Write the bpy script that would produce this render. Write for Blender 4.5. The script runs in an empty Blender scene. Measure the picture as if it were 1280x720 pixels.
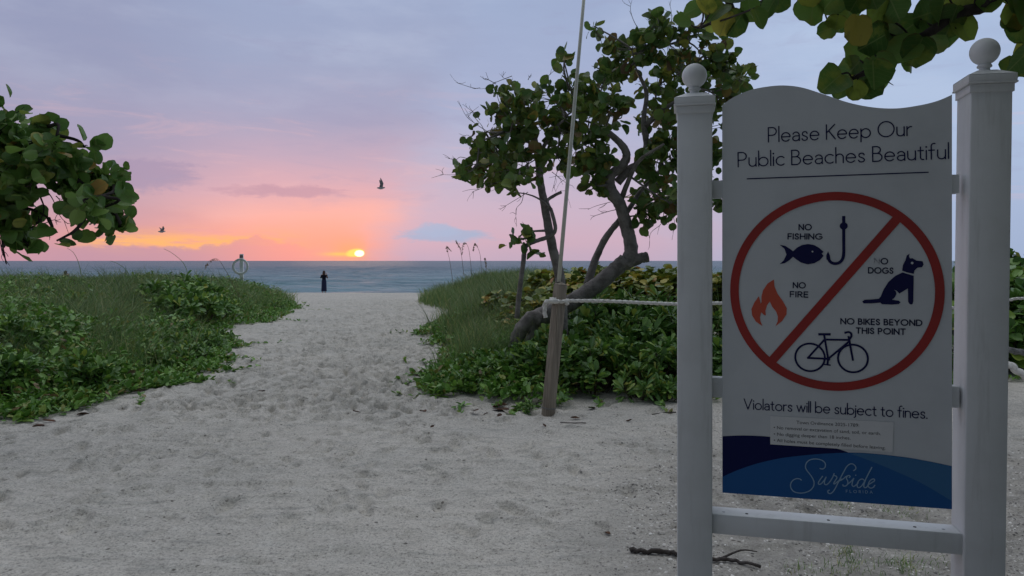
import bpy, bmesh, math, random
import numpy as np
from mathutils import Vector, Matrix

random.seed(11)
RNG = np.random.default_rng(7)
R = math.radians
PI = math.pi
SC = bpy.context.scene
COL = SC.collection

# ------------------------------------------------------------------ camera
FPX = 890.0                       # focal length in pixels of the 1280 px wide photograph
EYE = 1.6
cd = bpy.data.cameras.new('camera')
cam = bpy.data.objects.new('camera', cd)
COL.objects.link(cam)
cam.location = (0, 0, EYE)
cam.rotation_euler = (R(90), 0, 0)
cd.sensor_width = 36.0
cd.lens = FPX / 1280 * 36.0
cd.shift_y = -34.0 / 1280
cd.clip_start = 0.05
cd.clip_end = 60000
SC.camera = cam


def at(px, py, Y):
    """the point at depth Y seen at that pixel of the photograph"""
    return Vector(((px - 640) / FPX * Y, Y, EYE - (py - 326) / FPX * Y))


def lin(r, g, b):
    f = lambda c: c / 12.92 if c <= .04045 else ((c + .055) / 1.055) ** 2.4
    return (f(r / 255), f(g / 255), f(b / 255), 1)


# ------------------------------------------------------------------ node helper
class E:
    """a socket that can be used in arithmetic"""
    def __init__(s, nt, sock): s.nt, s.k = nt, sock
    def _m(s, op, *a, clamp=False):
        n = s.nt.nodes.new('ShaderNodeMath'); n.operation = op; n.use_clamp = clamp
        for i, v in enumerate((s,) + a):
            if isinstance(v, E): s.nt.links.new(v.k, n.inputs[i])
            else: n.inputs[i].default_value = v
        return E(s.nt, n.outputs[0])
    def __add__(s, o): return s._m('ADD', o)
    def __sub__(s, o): return s._m('SUBTRACT', o)
    def __mul__(s, o): return s._m('MULTIPLY', o)
    def __truediv__(s, o): return s._m('DIVIDE', o)
    def sq(s): return s._m('MULTIPLY', s)
    def exp(s): return s._m('EXPONENT')
    def mx(s, o): return s._m('MAXIMUM', o)
    def mn(s, o): return s._m('MINIMUM', o)
    def step(s, a, b, lo=0., hi=1.):
        n = s.nt.nodes.new('ShaderNodeMapRange'); n.interpolation_type = 'SMOOTHSTEP'
        s.nt.links.new(s.k, n.inputs[0])
        for i, v in ((1, a), (2, b), (3, lo), (4, hi)): n.inputs[i].default_value = v
        return E(s.nt, n.outputs[0])
    def ramp(s, stops, lo=0., hi=1.):
        n = s.nt.nodes.new('ShaderNodeValToRGB')
        cr = n.color_ramp
        f = (s - lo) / (hi - lo)
        s.nt.links.new(f.k, n.inputs[0])
        while len(cr.elements) < len(stops): cr.elements.new(0.5)
        for e, (p, c) in zip(cr.elements, stops):
            e.position = (p - lo) / (hi - lo); e.color = c
        return E(s.nt, n.outputs[0])


def mixc(nt, f, a, b, mode='MIX'):
    n = nt.nodes.new('ShaderNodeMix'); n.data_type = 'RGBA'; n.blend_type = mode; n.clamp_factor = True
    for i, v in ((0, f), (6, a), (7, b)):
        if isinstance(v, E): nt.links.new(v.k, n.inputs[i])
        else: n.inputs[i].default_value = v
    return E(nt, n.outputs[2])


def noise(nt, vec, scale, detail=4, rough=.55, dist=0.):
    n = nt.nodes.new('ShaderNodeTexNoise')
    n.inputs['Scale'].default_value = scale; n.inputs['Detail'].default_value = detail
    n.inputs['Roughness'].default_value = rough; n.inputs['Distortion'].default_value = dist
    if vec is not None: nt.links.new(vec.k, n.inputs['Vector'])
    return E(nt, n.outputs[0])


def comb(nt, x, y, z):
    n = nt.nodes.new('ShaderNodeCombineXYZ')
    for i, v in enumerate((x, y, z)):
        if isinstance(v, E): nt.links.new(v.k, n.inputs[i])
        else: n.inputs[i].default_value = v
    return E(nt, n.outputs[0])


# ------------------------------------------------------------------ world: sunrise sky
SUN_AZ, SUN_EL = -12.36, 1.0
W = bpy.data.worlds.new('World'); SC.world = W; W.use_nodes = True
nt = W.node_tree; nt.nodes.clear()
out = nt.nodes.new('ShaderNodeOutputWorld'); bg = nt.nodes.new('ShaderNodeBackground')
nt.links.new(bg.outputs[0], out.inputs[0])
tc = nt.nodes.new('ShaderNodeTexCoord'); sp = nt.nodes.new('ShaderNodeSeparateXYZ')
nt.links.new(tc.outputs['Generated'], sp.inputs[0])
dx, dy, dz = (E(nt, sp.outputs[i]) for i in range(3))
el = dz._m('ARCSINE') * 57.29578
az = dx._m('ARCTAN2', dy) * 57.29578
aev = comb(nt, az * .06, el * .2, 0.)                     # flattened cloud coordinates
n1 = noise(nt, aev, 1.6, 5, .6) - .5
n2 = noise(nt, comb(nt, az * .25, el * 1.6, 3.), 1.0, 6, .62) - .5
nb = noise(nt, comb(nt, az * .55, el * .9, 7.), 1.0, 4, .6) - .5
e2 = el + n1 * 2.6
# toward the sun / right of it / far left
rA = e2.ramp([(0, lin(243, 164, 158)), (1.5, lin(250, 168, 152)), (3.5, lin(243, 180, 175)), (5.5, lin(216, 172, 184)),
              (8, lin(190, 168, 190)), (11, lin(164, 163, 192)), (15, lin(159, 169, 199)), (21, lin(157, 171, 203)), (26, lin(176, 189, 214)), (45, (.93, .98, 1.06, 1)), (90, (1.46, 1.47, 1.47, 1))], 0, 90)
rB = e2.ramp([(0, lin(195, 172, 192)), (1.5, lin(202, 174, 192)), (4, lin(197, 178, 199)), (8, lin(182, 180, 206)),
              (13, lin(166, 178, 210)), (20, lin(160, 176, 208)), (26, lin(176, 189, 214)), (45, (.93, .98, 1.06, 1)), (90, (1.46, 1.47, 1.47, 1))], 0, 90)
rC = e2.ramp([(0, lin(203, 154, 168)), (1.8, lin(212, 156, 162)), (4, lin(194, 160, 176)), (8, lin(166, 157, 185)),
              (13, lin(152, 156, 186)), (20, lin(147, 155, 187)), (26, lin(176, 189, 214)), (45, (.93, .98, 1.06, 1)), (90, (1.46, 1.47, 1.47, 1))], 0, 90)
rD = e2.ramp([(0, lin(162, 178, 207)), (3, lin(165, 182, 213)), (9, lin(174, 192, 222)), (17, lin(174, 193, 224)),
              (26, lin(176, 189, 214)), (45, (.93, .98, 1.06, 1)), (90, (1.46, 1.47, 1.47, 1))], 0, 90)
wide = az + n1 * 8
sky = mixc(nt, wide.step(-31, -19), rC, rA)
sky = mixc(nt, (wide - el * .35).step(-14, -7.2), sky, rB)
sky = mixc(nt, wide.step(8, 27), sky, rD)
# orange light streaks low on the left and over the sun
st = (n2 * 2.2 + .55)
m_st = az.step(-33, -29) * az.step(-15, -19) * (((el - 1.35) / .75).sq() * -1.).exp()
sky = mixc(nt, m_st * st.step(.15, .75), sky, lin(255, 186, 118))
glow = (((az + 14.5) / 5.5).sq() * -1. - ((el - 1.6) / 2.2).sq()).exp() * az.step(-6.8, -13.)
sky = mixc(nt, glow * .48, sky, lin(254, 168, 138))
# low cumulus bank on the horizon
bank = (nb * 1.7 + 1.05 + (((az + 19.5) / 2.2).sq() * -1.).exp() * .9)
m_bk = (bank + n2 * .5 - el).step(-.10, .30) * az.step(-36, -31) * az.step(-14.5, -17.5)
sky = mixc(nt, m_bk * .8, sky, mixc(nt, az.step(-26, -16), lin(196, 152, 168), lin(247, 160, 152)))
# grey violet cloud left, its thin tail, the blue cloud right
def puff(a0, e0, ra, re, sx=1.):
    d = ((az - a0 + n2 * ra * 1.5 + n1 * ra) / ra).sq() + ((el - e0 + nb * re * 2.2 + n2 * re * 1.0) / re).sq()
    return d.step(1.3, .25)
sky = mixc(nt, puff(-27.3, 6.1, 4.4, 1.15) * .75, sky, lin(163, 148, 178))
sky = mixc(nt, puff(-17.6, 5.3, 4.6, .5) * .8, sky, lin(190, 152, 172))
sky = mixc(nt, puff(-5.1, 1.95, 3.9, .62) * .95, sky, lin(158, 178, 208))
sky = mixc(nt, puff(-6.0, 2.45, 1.9, .6) * .9, sky, lin(158, 181, 212))
hi = noise(nt, comb(nt, az * .05, el * .16, 11.), 1.3, 5, .6)
sky = mixc(nt, hi.step(.35, .7) * el.step(7, 14) * .28, sky, lin(146, 158, 192))
sky = mixc(nt, hi.step(.58, .3) * el.step(8, 14) * .22, sky, lin(196, 206, 228))
cir = noise(nt, comb(nt, az * .10 + el * .12, el * .55, 17.), 1.2, 7, .66, .6)
sky = mixc(nt, cir.step(.52, .68) * el.step(2.5, 5.) * el.step(16, 9) * .22, sky, lin(232, 186, 190))
sky = mixc(nt, cir.step(.46, .32) * el.step(2.5, 6) * .20, sky, lin(150, 152, 186))
# the west, behind the photographer, still dim
west = dy.step(.30, -.60)
sky = mixc(nt, west * .93, sky, (.05, .075, .105, 1))
# the sun itself, half veiled by its cloud
halo = (((az + 12.6) / 1.5).sq() * -1. - ((el - .75) / .75).sq()).exp() * az.step(-11.1, -11.9)
sky = mixc(nt, halo * .55, sky, lin(255, 176, 96))
streak = (((az + 13.5) / 1.25).sq() * -1. - ((el - .52 + nb * .12) / .15).sq()).exp()
sky = mixc(nt, streak * .85, sky, lin(255, 205, 110))
d_s = ((az + 12.42 + nb * .35 - (el - .6) * .35) / .70).sq() + ((el - .61 + n2 * .3) / .40).sq()
cut = el.step(.24, .40) * (az + nb * .25).step(-11.5, -11.85)
sky = mixc(nt, d_s.step(1.35, .35) * cut, sky, (1.05, .78, .17, 1))
core = (((az + 12.1 + nb * .2) / .40).sq() + ((el - .58 + n2 * .2) / .28).sq()).step(1.15, .3) * cut
sky = mixc(nt, core, sky, (2.6, 2.2, 1.3, 1))
sky = mixc(nt, el.step(-.02, -.6), sky, (.12, .15, .19, 1))
# the clear air above the cloud: Nishita with the same sun direction
nis = nt.nodes.new('ShaderNodeTexSky'); nis.sky_type = 'NISHITA'; nis.sun_disc = False
nis.sun_elevation = R(SUN_EL); nis.sun_rotation = R(SUN_AZ); nis.air_density = 1.2; nis.dust_density = 2.
nis_c = mixc(nt, 1.0, E(nt, nis.outputs[0]), (.008, .008, .008, 1), 'MULTIPLY')
sky = mixc(nt, 1.0, sky, nis_c, 'ADD')
nt.links.new(sky.k, bg.inputs[0]); bg.inputs[1].default_value = 1.0

sl = bpy.data.lights.new('sun', 'SUN'); so = bpy.data.objects.new('sun', sl); COL.objects.link(so)
sl.energy = .05; sl.angle = R(10); sl.color = (1, .62, .38)
d = Vector((math.sin(R(SUN_AZ)) * math.cos(R(SUN_EL)), math.cos(R(SUN_AZ)) * math.cos(R(SUN_EL)), math.sin(R(SUN_EL))))
so.rotation_euler = d.to_track_quat('Z', 'Y').to_euler()

SC.view_settings.view_transform = 'Standard'; SC.view_settings.look = 'None'
SC.view_settings.exposure = 0; SC.view_settings.gamma = 1; SC.view_settings.use_curve_mapping = False
SC.render.engine = 'CYCLES'
SC.cycles.max_bounces = 6; SC.cycles.transparent_max_bounces = 4
SC.cycles.use_denoising = True
SC.cycles.use_adaptive_sampling = True; SC.cycles.adaptive_threshold = .015


# ------------------------------------------------------------------ materials
def mat(name, color, rough=.6, spec=.5, bump=None, var=None, trans=0., island=None, build=None, veins=0.):
    m = bpy.data.materials.new(name); m.use_nodes = True
    t = m.node_tree; b = t.nodes['Principled BSDF']
    b.inputs['Roughness'].default_value = rough
    b.inputs['Specular IOR Level'].default_value = spec
    geo = t.nodes.new('ShaderNodeNewGeometry'); obj = t.nodes.new('ShaderNodeTexCoord')
    pos = E(t, geo.outputs['Position']); oc = E(t, obj.outputs['Object'])
    c = None
    if island:                                            # list of (position, colour) picked at random for each leaf
        c = E(t, geo.outputs['Random Per Island']).ramp(island)
    if var:                                               # (scale, colour2, low, high)
        n = noise(t, oc, var[0], 5, .6)
        c = mixc(t, n.step(var[2], var[3]), c if c else color, var[1])
    if veins:                                             # pale midrib and side veins, brown worn edge
        an = t.nodes.new('ShaderNodeAttribute'); an.attribute_name = 'leaf'
        s_ = t.nodes.new('ShaderNodeSeparateXYZ'); t.links.new(an.outputs['Vector'], s_.inputs[0])
        lx, ly = E(t, s_.outputs[0]), E(t, s_.outputs[1])._m('ABSOLUTE')
        fr = ((lx - ly * .55) * 6.5)._m('FRACT')
        v_ = ly.step(.030, .008).mx((fr - .5)._m('ABSOLUTE').step(.06, .015) * .6)
        c = mixc(t, v_ * veins, c, c4(.20, .26, .09))
        ed = ((lx - .47) / .5).sq() + (ly / .53).sq() + (noise(t, oc, 30., 3, .6) - .5) * .9
        c = mixc(t, ed.step(.95, 1.2) * .6, c, c4(.12, .07, .03))
    if c: t.links.new(c.k, b.inputs['Base Color'])
    else: b.inputs['Base Color'].default_value = color
    if bump:                                              # (scale, strength, distance)
        bn = t.nodes.new('ShaderNodeBump'); bn.inputs['Strength'].default_value = bump[1]; bn.inputs['Distance'].default_value = bump[2]
        t.links.new(noise(t, oc, bump[0], 5, .65).k, bn.inputs['Height']); t.links.new(bn.outputs[0], b.inputs['Normal'])
    if trans:
        tr = t.nodes.new('ShaderNodeBsdfTranslucent'); mx = t.nodes.new('ShaderNodeMixShader'); mx.inputs[0].default_value = trans
        if c: t.links.new(c.k, tr.inputs[0])
        else: tr.inputs[0].default_value = color
        t.links.new(b.outputs[0], mx.inputs[1]); t.links.new(tr.outputs[0], mx.inputs[2])
        t.links.new(mx.outputs[0], t.nodes['Material Output'].inputs[0])
    if build: build(t, b, pos, oc)
    return m


def c4(r, g, b): return (r, g, b, 1)

M = {}
M['seagrape'] = mat('sea grape leaf', None, .42, .45, trans=0.28, var=(9., c4(0.118, 0.176, 0.036), .5, .75), veins=.55,
                    island=[(0, c4(0.065, 0.146, 0.030)), (.3, c4(0.105, 0.224, 0.046)), (.6, c4(0.140, 0.271, 0.053)), (.88, c4(0.198, 0.331, 0.071)), (.96, c4(0.373, 0.353, 0.071)), (.985, c4(0.396, 0.236, 0.053)), (1, c4(0.233, 0.119, 0.044))])
M['seagrape_dry'] = mat('sea grape leaf weathered', None, .45, .4, trans=0.28, var=(8., c4(0.133, 0.138, 0.042), .45, .72), veins=.55,
                    island=[(0, c4(0.058, 0.126, 0.030)), (.3, c4(0.088, 0.183, 0.041)), (.62, c4(0.133, 0.239, 0.048)), (.86, c4(0.222, 0.297, 0.060)), (.93, c4(0.375, 0.342, 0.067)), (.965, c4(0.265, 0.161, 0.050)), (1, c4(0.122, 0.072, 0.034))])
M['seagrape_near'] = mat('sea grape leaf close', None, .38, .45, trans=0.45, var=(14., c4(0.168, 0.222, 0.038), .48, .7), veins=.55,
                    island=[(0, c4(0.053, 0.119, 0.027)), (.4, c4(0.083, 0.170, 0.034)), (.7, c4(0.143, 0.261, 0.054)), (.85, c4(0.237, 0.341, 0.058)), (.93, c4(0.475, 0.471, 0.076)), (1, c4(0.285, 0.158, 0.058))])
M['yellow_leaf'] = mat('yellowing leaf', c4(.36, .32, .06), .4, .4, trans=.3, var=(20., c4(.2, .2, .05), .5, .7))
M['naupaka'] = mat('glossy shrub leaf', None, .38, .5, trans=.15,
                   island=[(0, c4(0.076, 0.170, 0.036)), (.4, c4(0.120, 0.250, 0.051)), (.75, c4(0.173, 0.341, 0.062)), (.93, c4(0.283, 0.440, 0.070)), (1, c4(0.477, 0.479, 0.083))])
M['naupaka_bright'] = mat('fresh shrub leaf', None, .38, .5, trans=.18,
                   island=[(0, c4(0.101, 0.226, 0.050)), (.5, c4(0.171, 0.330, 0.071)), (.8, c4(0.271, 0.420, 0.086)), (1, c4(0.429, 0.420, 0.101))])
M['hedge'] = mat('hedge leaf', None, .42, .45, trans=.18,
                 island=[(0, c4(0.088, 0.150, 0.028)), (.4, c4(0.177, 0.240, 0.040)), (.75, c4(0.288, 0.339, 0.050)), (.92, c4(0.487, 0.400, 0.063)), (1, c4(0.442, 0.200, 0.056))])
M['creeper'] = mat('ground cover leaf', None, .42, .5, trans=.15,
                   island=[(0, c4(0.081, 0.193, 0.032)), (.4, c4(0.137, 0.300, 0.048)), (.8, c4(0.218, 0.407, 0.066)), (.96, c4(0.27, 0.27, 0.06)), (.985, c4(.26, .17, .08)), (1, c4(.14, .09, .05))])
M['grass'] = mat('dune grass blade', None, .55, .35, trans=.15,
                 island=[(0, c4(0.127, 0.217, 0.081)), (.4, c4(0.189, 0.314, 0.107)), (.75, c4(0.252, 0.362, 0.126)), (.92, c4(0.428, 0.410, 0.162)), (1, c4(0.600, 0.555, 0.251))])
M['seed'] = mat('seed head', c4(.42, .34, .22), .8, .2, trans=.4, var=(60., c4(.18, .13, .08), .4, .6))
M['bark'] = mat('grey bark', c4(.25, .23, .215), .85, .2, bump=(22., .9, .02), var=(9., c4(.15, .137, .125), .40, .66))
M['bark_dark'] = mat('dark bark', c4(.05, .043, .04), .85, .2, bump=(20., .8, .015), var=(9., c4(.025, .021, .02), .45, .65))
M['stem'] = mat('shrub stem', c4(.09, .07, .05), .8, .2)
M['post_wood'] = None
M['paint'] = mat('white painted post', c4(.63, .65, .66), .45, .3, bump=(35., .08, .004), var=(5., c4(.55, .57, .575), .45, .75))
M['board'] = mat('white sign board', c4(.58, .605, .63), .36, .45, bump=(60., .04, .002), var=(3.5, c4(.53, .555, .58), .42, .7))
M['navy'] = mat('navy vinyl', c4(.012, .014, .07), .6, .12)
M['navy_wave'] = mat('deep navy vinyl', c4(.008, .012, .075), .6, .12)
M['ink'] = mat('dark lettering', c4(.02, .025, .06), .6, .12)
M['ghost'] = mat('worn lettering', c4(.20, .21, .24), .5, .3, var=(160., c4(.50, .52, .55), .42, .58))
M['red'] = mat('red vinyl', c4(.36, .04, .036), .55, .2, var=(5., c4(.30, .04, .036), .4, .7))
M['flame'] = mat('orange red vinyl', c4(.56, .10, .06), .55, .2)
M['blue'] = mat('blue vinyl', c4(.016, .10, .30), .55, .2)
M['blue_light'] = mat('paler blue vinyl', c4(.048, .155, .32), .55, .2)
M['skyblue'] = mat('pale blue lettering', c4(.26, .42, .58), .5, .3)
M['sticker'] = mat('white notice sticker', c4(.66, .67, .68), .4, .4)
M['sticker_ink'] = mat('notice lettering', c4(.05, .05, .055), .6, .15)
M['hole'] = mat('screw hole', c4(.02, .02, .02), .8, .2)
M['plug'] = mat('screw plug', c4(.35, .37, .4), .5, .4)
M['rope'] = mat('white rope', c4(.72, .71, .67), .85, .2, var=(30., c4(.52, .50, .45), .45, .7))
M['rope_grey'] = mat('weathered rope', c4(.2, .2, .2), .85, .2, var=(30., c4(.13, .13, .12), .45, .7))
M['pole'] = mat('cream pole', c4(.55, .56, .48), .45, .4, var=(4., c4(.46, .47, .40), .45, .7))
M['cloth'] = mat('black dress cloth', c4(.011, .012, .02), .9, .1)
M['skirt'] = mat('dark navy cloth', c4(.028, .034, .075), .9, .1)
M['skin'] = mat('skin', c4(.5, .3, .22), .6, .3)
M['hair'] = mat('dark brown hair', c4(.07, .04, .028), .6, .3)
M['gull'] = mat('gull feathers', c4(.42, .40, .42), .8, .2)
M['gull_dark'] = mat('dark gull feathers', c4(.26, .245, .26), .8, .2, trans=.25)
M['ring'] = mat('pale life ring', c4(.82, .86, .87), .5, .4)
M['ring_sign'] = mat('faded ring sign', c4(.36, .25, .24), .6, .3, var=(12., c4(.2, .16, .17), .4, .6))
M['dead'] = mat('dead leaf', c4(.12, .055, .03), .7, .2, var=(30., c4(.05, .03, .02), .45, .6))
M['deadpale'] = mat('pale dead leaf', c4(.3, .22, .15), .7, .2, var=(30., c4(.2, .13, .08), .45, .6))
M['twig'] = mat('driftwood', c4(.06, .05, .045), .85, .2, bump=(60., .6, .006), var=(25., c4(.1, .09, .085), .45, .65))


def _wood(t, b, pos, oc):
    n = t.nodes.new('ShaderNodeMapping'); n.inputs['Scale'].default_value = (38, 38, 1.6); t.links.new(oc.k, n.inputs[0])
    g = noise(t, E(t, n.outputs[0]), 1.0, 6, .65)
    c = g.ramp([(.3, c4(.13, .11, .085)), (.5, c4(.25, .215, .17)), (.72, c4(.36, .32, .26))])
    t.links.new(c.k, b.inputs['Base Color'])
    bn = t.nodes.new('ShaderNodeBump'); bn.inputs['Strength'].default_value = .5; bn.inputs['Distance'].default_value = .006
    t.links.new(g.k, bn.inputs['Height']); t.links.new(bn.outputs[0], b.inputs['Normal'])
M['post_wood'] = mat('weathered post wood', c4(.2, .17, .14), .8, .2, build=_wood)


def _sand(t, b, pos, oc):
    sx = t.nodes.new('ShaderNodeMapping'); sx.inputs['Scale'].default_value = (.35, 1.6, 1.); t.links.new(pos.k, sx.inputs[0])
    stre = noise(t, E(t, sx.outputs[0]), 7., 6, .72); speck = noise(t, pos, 46., 4, .75)
    big = noise(t, pos, .7, 4, .6); mid = noise(t, pos, 6., 5, .65); fine = noise(t, pos, 85., 3, .7); grain = noise(t, pos, 330., 2, .6)
    c = mid.ramp([(.3, c4(.57, .535, .47)), (.5, c4(.68, .64, .57)), (.7, c4(.75, .71, .635))])
    c = mixc(t, big.step(.35, .7) * .35, c, c4(.44, .44, .41))
    c = mixc(t, stre.step(.50, .68) * .5, c, c4(.30, .305, .285))
    c = mixc(t, stre.step(.44, .30) * .35, c, c4(.70, .69, .65))
    c = mixc(t, speck.step(.53, .66) * .8, c, c4(.22, .21, .19))
    c = mixc(t, speck.step(.46, .34) * .6, c, c4(.82, .79, .73))
    c = mixc(t, fine.step(.52, .66) * .6, c, c4(.22, .205, .19))
    c = mixc(t, grain.step(.56, .72) * .6, c, c4(.17, .16, .15))
    # dirtier, stonier ground round the foot of the sign
    sp3 = t.nodes.new('ShaderNodeSeparateXYZ'); t.links.new(pos.k, sp3.inputs[0]); gx, gy = E(t, sp3.outputs[0]), E(t, sp3.outputs[1])
    dirt = (gx - (gy - 3.6) * .22 + (big - .5) * 1.2).step(-.1, 1.1) * gy.step(7.2, 5.0)
    c = mixc(t, dirt * (mid.step(.35, .6) * .45 + .30), c, c4(.27, .255, .23))
    # dark crumbs of leaf and weed, doubling as painted footprint shade
    v = t.nodes.new('ShaderNodeTexVoronoi'); v.inputs['Scale'].default_value = 15.; v.inputs['Randomness'].default_value = 1.
    t.links.new((pos).k, v.inputs['Vector'])
    patch = noise(t, pos, .9, 3, .6)
    crumb = E(t, v.outputs['Distance']).step(.24, .12) * noise(t, pos, 9., 2, .5).step(.54, .62) * patch.step(.36, .55)
    c = mixc(t, crumb * .8, c, c4(.06, .052, .042))
    t.links.new(c.k, b.inputs['Base Color'])
    bn = t.nodes.new('ShaderNodeBump'); bn.inputs['Strength'].default_value = 1.0; bn.inputs['Distance'].default_value = .022
    h = mid * .6 + stre * .5 + speck * .5 + fine * .4 + grain * .12
    t.links.new(h.k, bn.inputs['Height']); t.links.new(bn.outputs[0], b.inputs['Normal'])
M['sand'] = mat('beach sand', c4(.45, .43, .41), .95, .1, build=_sand)
M['pebble'] = mat('shell gravel', None, .8, .2, island=[(0, c4(.10, .095, .09)), (.3, c4(.24, .23, .215)), (.6, c4(.45, .43, .40)), (.85, c4(.66, .64, .60)), (1, c4(.8, .78, .74))])


def _paint(t, b, pos, oc):
    mp = t.nodes.new('ShaderNodeMapping'); mp.inputs['Scale'].default_value = (28, 28, 2.2); t.links.new(oc.k, mp.inputs[0])
    g = noise(t, E(t, mp.outputs[0]), 1., 5, .65); w = noise(t, oc, 6., 5, .6); sp_ = noise(t, oc, 120., 3, .7)
    c = mixc(t, w.step(.40, .72) * .5, c4(.65, .67, .68), c4(.56, .575, .575))
    c = mixc(t, g.step(.52, .72) * .35, c, c4(.42, .43, .42))
    c = mixc(t, sp_.step(.68, .78) * .5, c, c4(.30, .29, .27))
    t.links.new(c.k, b.inputs['Base Color'])
    bn = t.nodes.new('ShaderNodeBump'); bn.inputs['Strength'].default_value = .15; bn.inputs['Distance'].default_value = .003
    t.links.new(g.k, bn.inputs['Height']); t.links.new(bn.outputs[0], b.inputs['Normal'])
M['paint'] = mat('white painted post', c4(.63, .65, .66), .48, .3, build=_paint)


def _sea(t, b, pos, oc):
    s = t.nodes.new('ShaderNodeSeparateXYZ'); t.links.new(pos.k, s.inputs[0])
    x, y = E(t, s.outputs[0]), E(t, s.outputs[1])
    v1 = comb(t, x * .22, y * .5, 0.); v2 = comb(t, x * .9, y * 2.0, 4.); v3 = comb(t, x * .03, y * .075, 9.)
    w1 = noise(t, v1, 1., 4, .6); w2 = noise(t, v2, 1., 4, .6); w3 = noise(t, v3, 1., 5, .6)
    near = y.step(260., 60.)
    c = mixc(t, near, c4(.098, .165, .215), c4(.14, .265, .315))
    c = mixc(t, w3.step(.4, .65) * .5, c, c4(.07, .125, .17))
    t.links.new(c.k, b.inputs['Base Color'])
    bn = t.nodes.new('ShaderNodeBump'); bn.inputs['Strength'].default_value = 1.0; bn.inputs['Distance'].default_value = .8
    h = w1 * .55 + w2 * .18 + w3 * 2.2
    t.links.new(h.k, bn.inputs['Height']); t.links.new(bn.outputs[0], b.inputs['Normal'])
    b.inputs['IOR'].default_value = 1.33
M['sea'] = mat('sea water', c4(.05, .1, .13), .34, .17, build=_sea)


# ------------------------------------------------------------------ mesh helpers
def link(name, me, m, parent=None, smooth=False):
    me.materials.append(m)
    o = bpy.data.objects.new(name, me); COL.objects.link(o)
    if smooth: me.polygons.foreach_set('use_smooth', np.ones(len(me.polygons), bool))
    if parent: o.parent = parent
    return o


def raw_mesh(name, V, Fs):
    """V (n,3); Fs: list of index arrays (m,k)"""
    me = bpy.data.meshes.new(name)
    V = np.asarray(V, np.float32).reshape(-1, 3)
    me.vertices.add(len(V)); me.vertices.foreach_set('co', V.ravel())
    Fs = [np.asarray(f, np.int32) for f in Fs if len(f)]
    loops = np.concatenate([f.ravel() for f in Fs])
    tot = np.concatenate([np.full(len(f), f.shape[1], np.int32) for f in Fs])
    st = np.concatenate([[0], np.cumsum(tot)[:-1]]).astype(np.int32)
    me.loops.add(len(loops)); me.loops.foreach_set('vertex_index', loops)
    me.polygons.add(len(tot)); me.polygons.foreach_set('loop_start', st); me.polygons.foreach_set('loop_total', tot)
    me.update(calc_edges=True)
    return me


class MB:
    """collects shapes for ONE mesh"""
    def __init__(s): s.V, s.F, s.n, s.uv = [], {}, 0, []
    def add(s, V, Fs):
        V = np.asarray(V, float).reshape(-1, 3)
        for f in Fs:
            f = np.asarray(f, int)
            if len(f): s.F.setdefault(f.shape[1], []).append(f + s.n)
        s.V.append(V); s.n += len(V)
        return s
    def box(s, cx, cy, cz, sx, sy, sz, mtx=None):
        V = np.array([(x, y, z) for x in (-.5, .5) for y in (-.5, .5) for z in (-.5, .5)]) * (sx, sy, sz) + (cx, cy, cz)
        if mtx is not None: V = np.array([mtx @ Vector(v) for v in V])
        return s.add(V, [np.array([(0, 1, 3, 2), (4, 6, 7, 5), (0, 4, 5, 1), (2, 3, 7, 6), (0, 2, 6, 4), (1, 5, 7, 3)])])
    def tube(s, P, rad, k=8, twist=0., lobes=0, lob=.0, jit=0., cap=True):
        P = np.array([tuple(p) for p in P], float); n = len(P)
        rad = np.broadcast_to(np.asarray(rad, float), (n,))
        T = np.gradient(P, axis=0); T /= np.linalg.norm(T, axis=1)[:, None] + 1e-9
        ref = np.array((0, 0, 1.)) if abs(T[0][2]) < .9 else np.array((1., 0, 0))
        U = np.zeros((n, 3)); u = np.cross(ref, T[0]); u /= np.linalg.norm(u)
        for i in range(n):
            u = u - T[i] * np.dot(u, T[i]); u /= np.linalg.norm(u) + 1e-9; U[i] = u
        Wv = np.cross(T, U)
        a = np.arange(k) / k * 2 * PI
        rr = rad[:, None] * np.ones((1, k))
        if lobes:
            L = np.concatenate([[0], np.cumsum(np.linalg.norm(np.diff(P, axis=0), axis=1))])
            rr = rr * (1 + lob * np.cos(lobes * (a[None, :] - twist * L[:, None])))
        if jit: rr = rr * (1 + RNG.normal(0, jit, rr.shape))
        V = P[:, None, :] + rr[:, :, None] * (np.cos(a)[None, :, None] * U[:, None, :] + np.sin(a)[None, :, None] * Wv[:, None, :])
        i = np.arange(n - 1)[:, None] * k; j = np.arange(k)[None, :]; j2 = (j + 1) % k
        F = np.stack([i + j, i + j2, i + k + j2, i + k + j], -1).reshape(-1, 4)
        fs = [F]
        if cap: fs.append(np.array([np.arange(k)[::-1], np.arange(k) + (n - 1) * k]))
        return s.add(V.reshape(-1, 3), fs)
    def lathe(s, prof, cx, cy, k=32):
        prof = np.array(prof, float); n = len(prof); a = np.arange(k) / k * 2 * PI
        V = np.stack([cx + prof[:, 0][:, None] * np.cos(a), cy + prof[:, 0][:, None] * np.sin(a), np.repeat(prof[:, 1][:, None], k, 1)], -1)
        i = np.arange(n - 1)[:, None] * k; j = np.arange(k)[None, :]; j2 = (j + 1) % k
        return s.add(V.reshape(-1, 3), [np.stack([i + j, i + j2, i + k + j2, i + k + j], -1).reshape(-1, 4)])
    def build(s, name, m, parent=None, smooth=False, bevel=0.):
        me = raw_mesh(name, np.concatenate(s.V), [np.concatenate(f) for f in s.F.values()])
        if s.uv:
            at_ = me.attributes.new('leaf', 'FLOAT2', 'POINT'); A_ = np.zeros((s.n, 2), np.float32)
            for o0, u in s.uv: A_[o0:o0 + len(u)] = u
            at_.data.foreach_set('vector', A_.ravel())
        o = link(name, me, m, parent, smooth)
        if bevel:
            b = o.modifiers.new('bevel', 'BEVEL'); b.width = bevel; b.segments = 2; b.limit_method = 'ANGLE'
        return o


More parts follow.
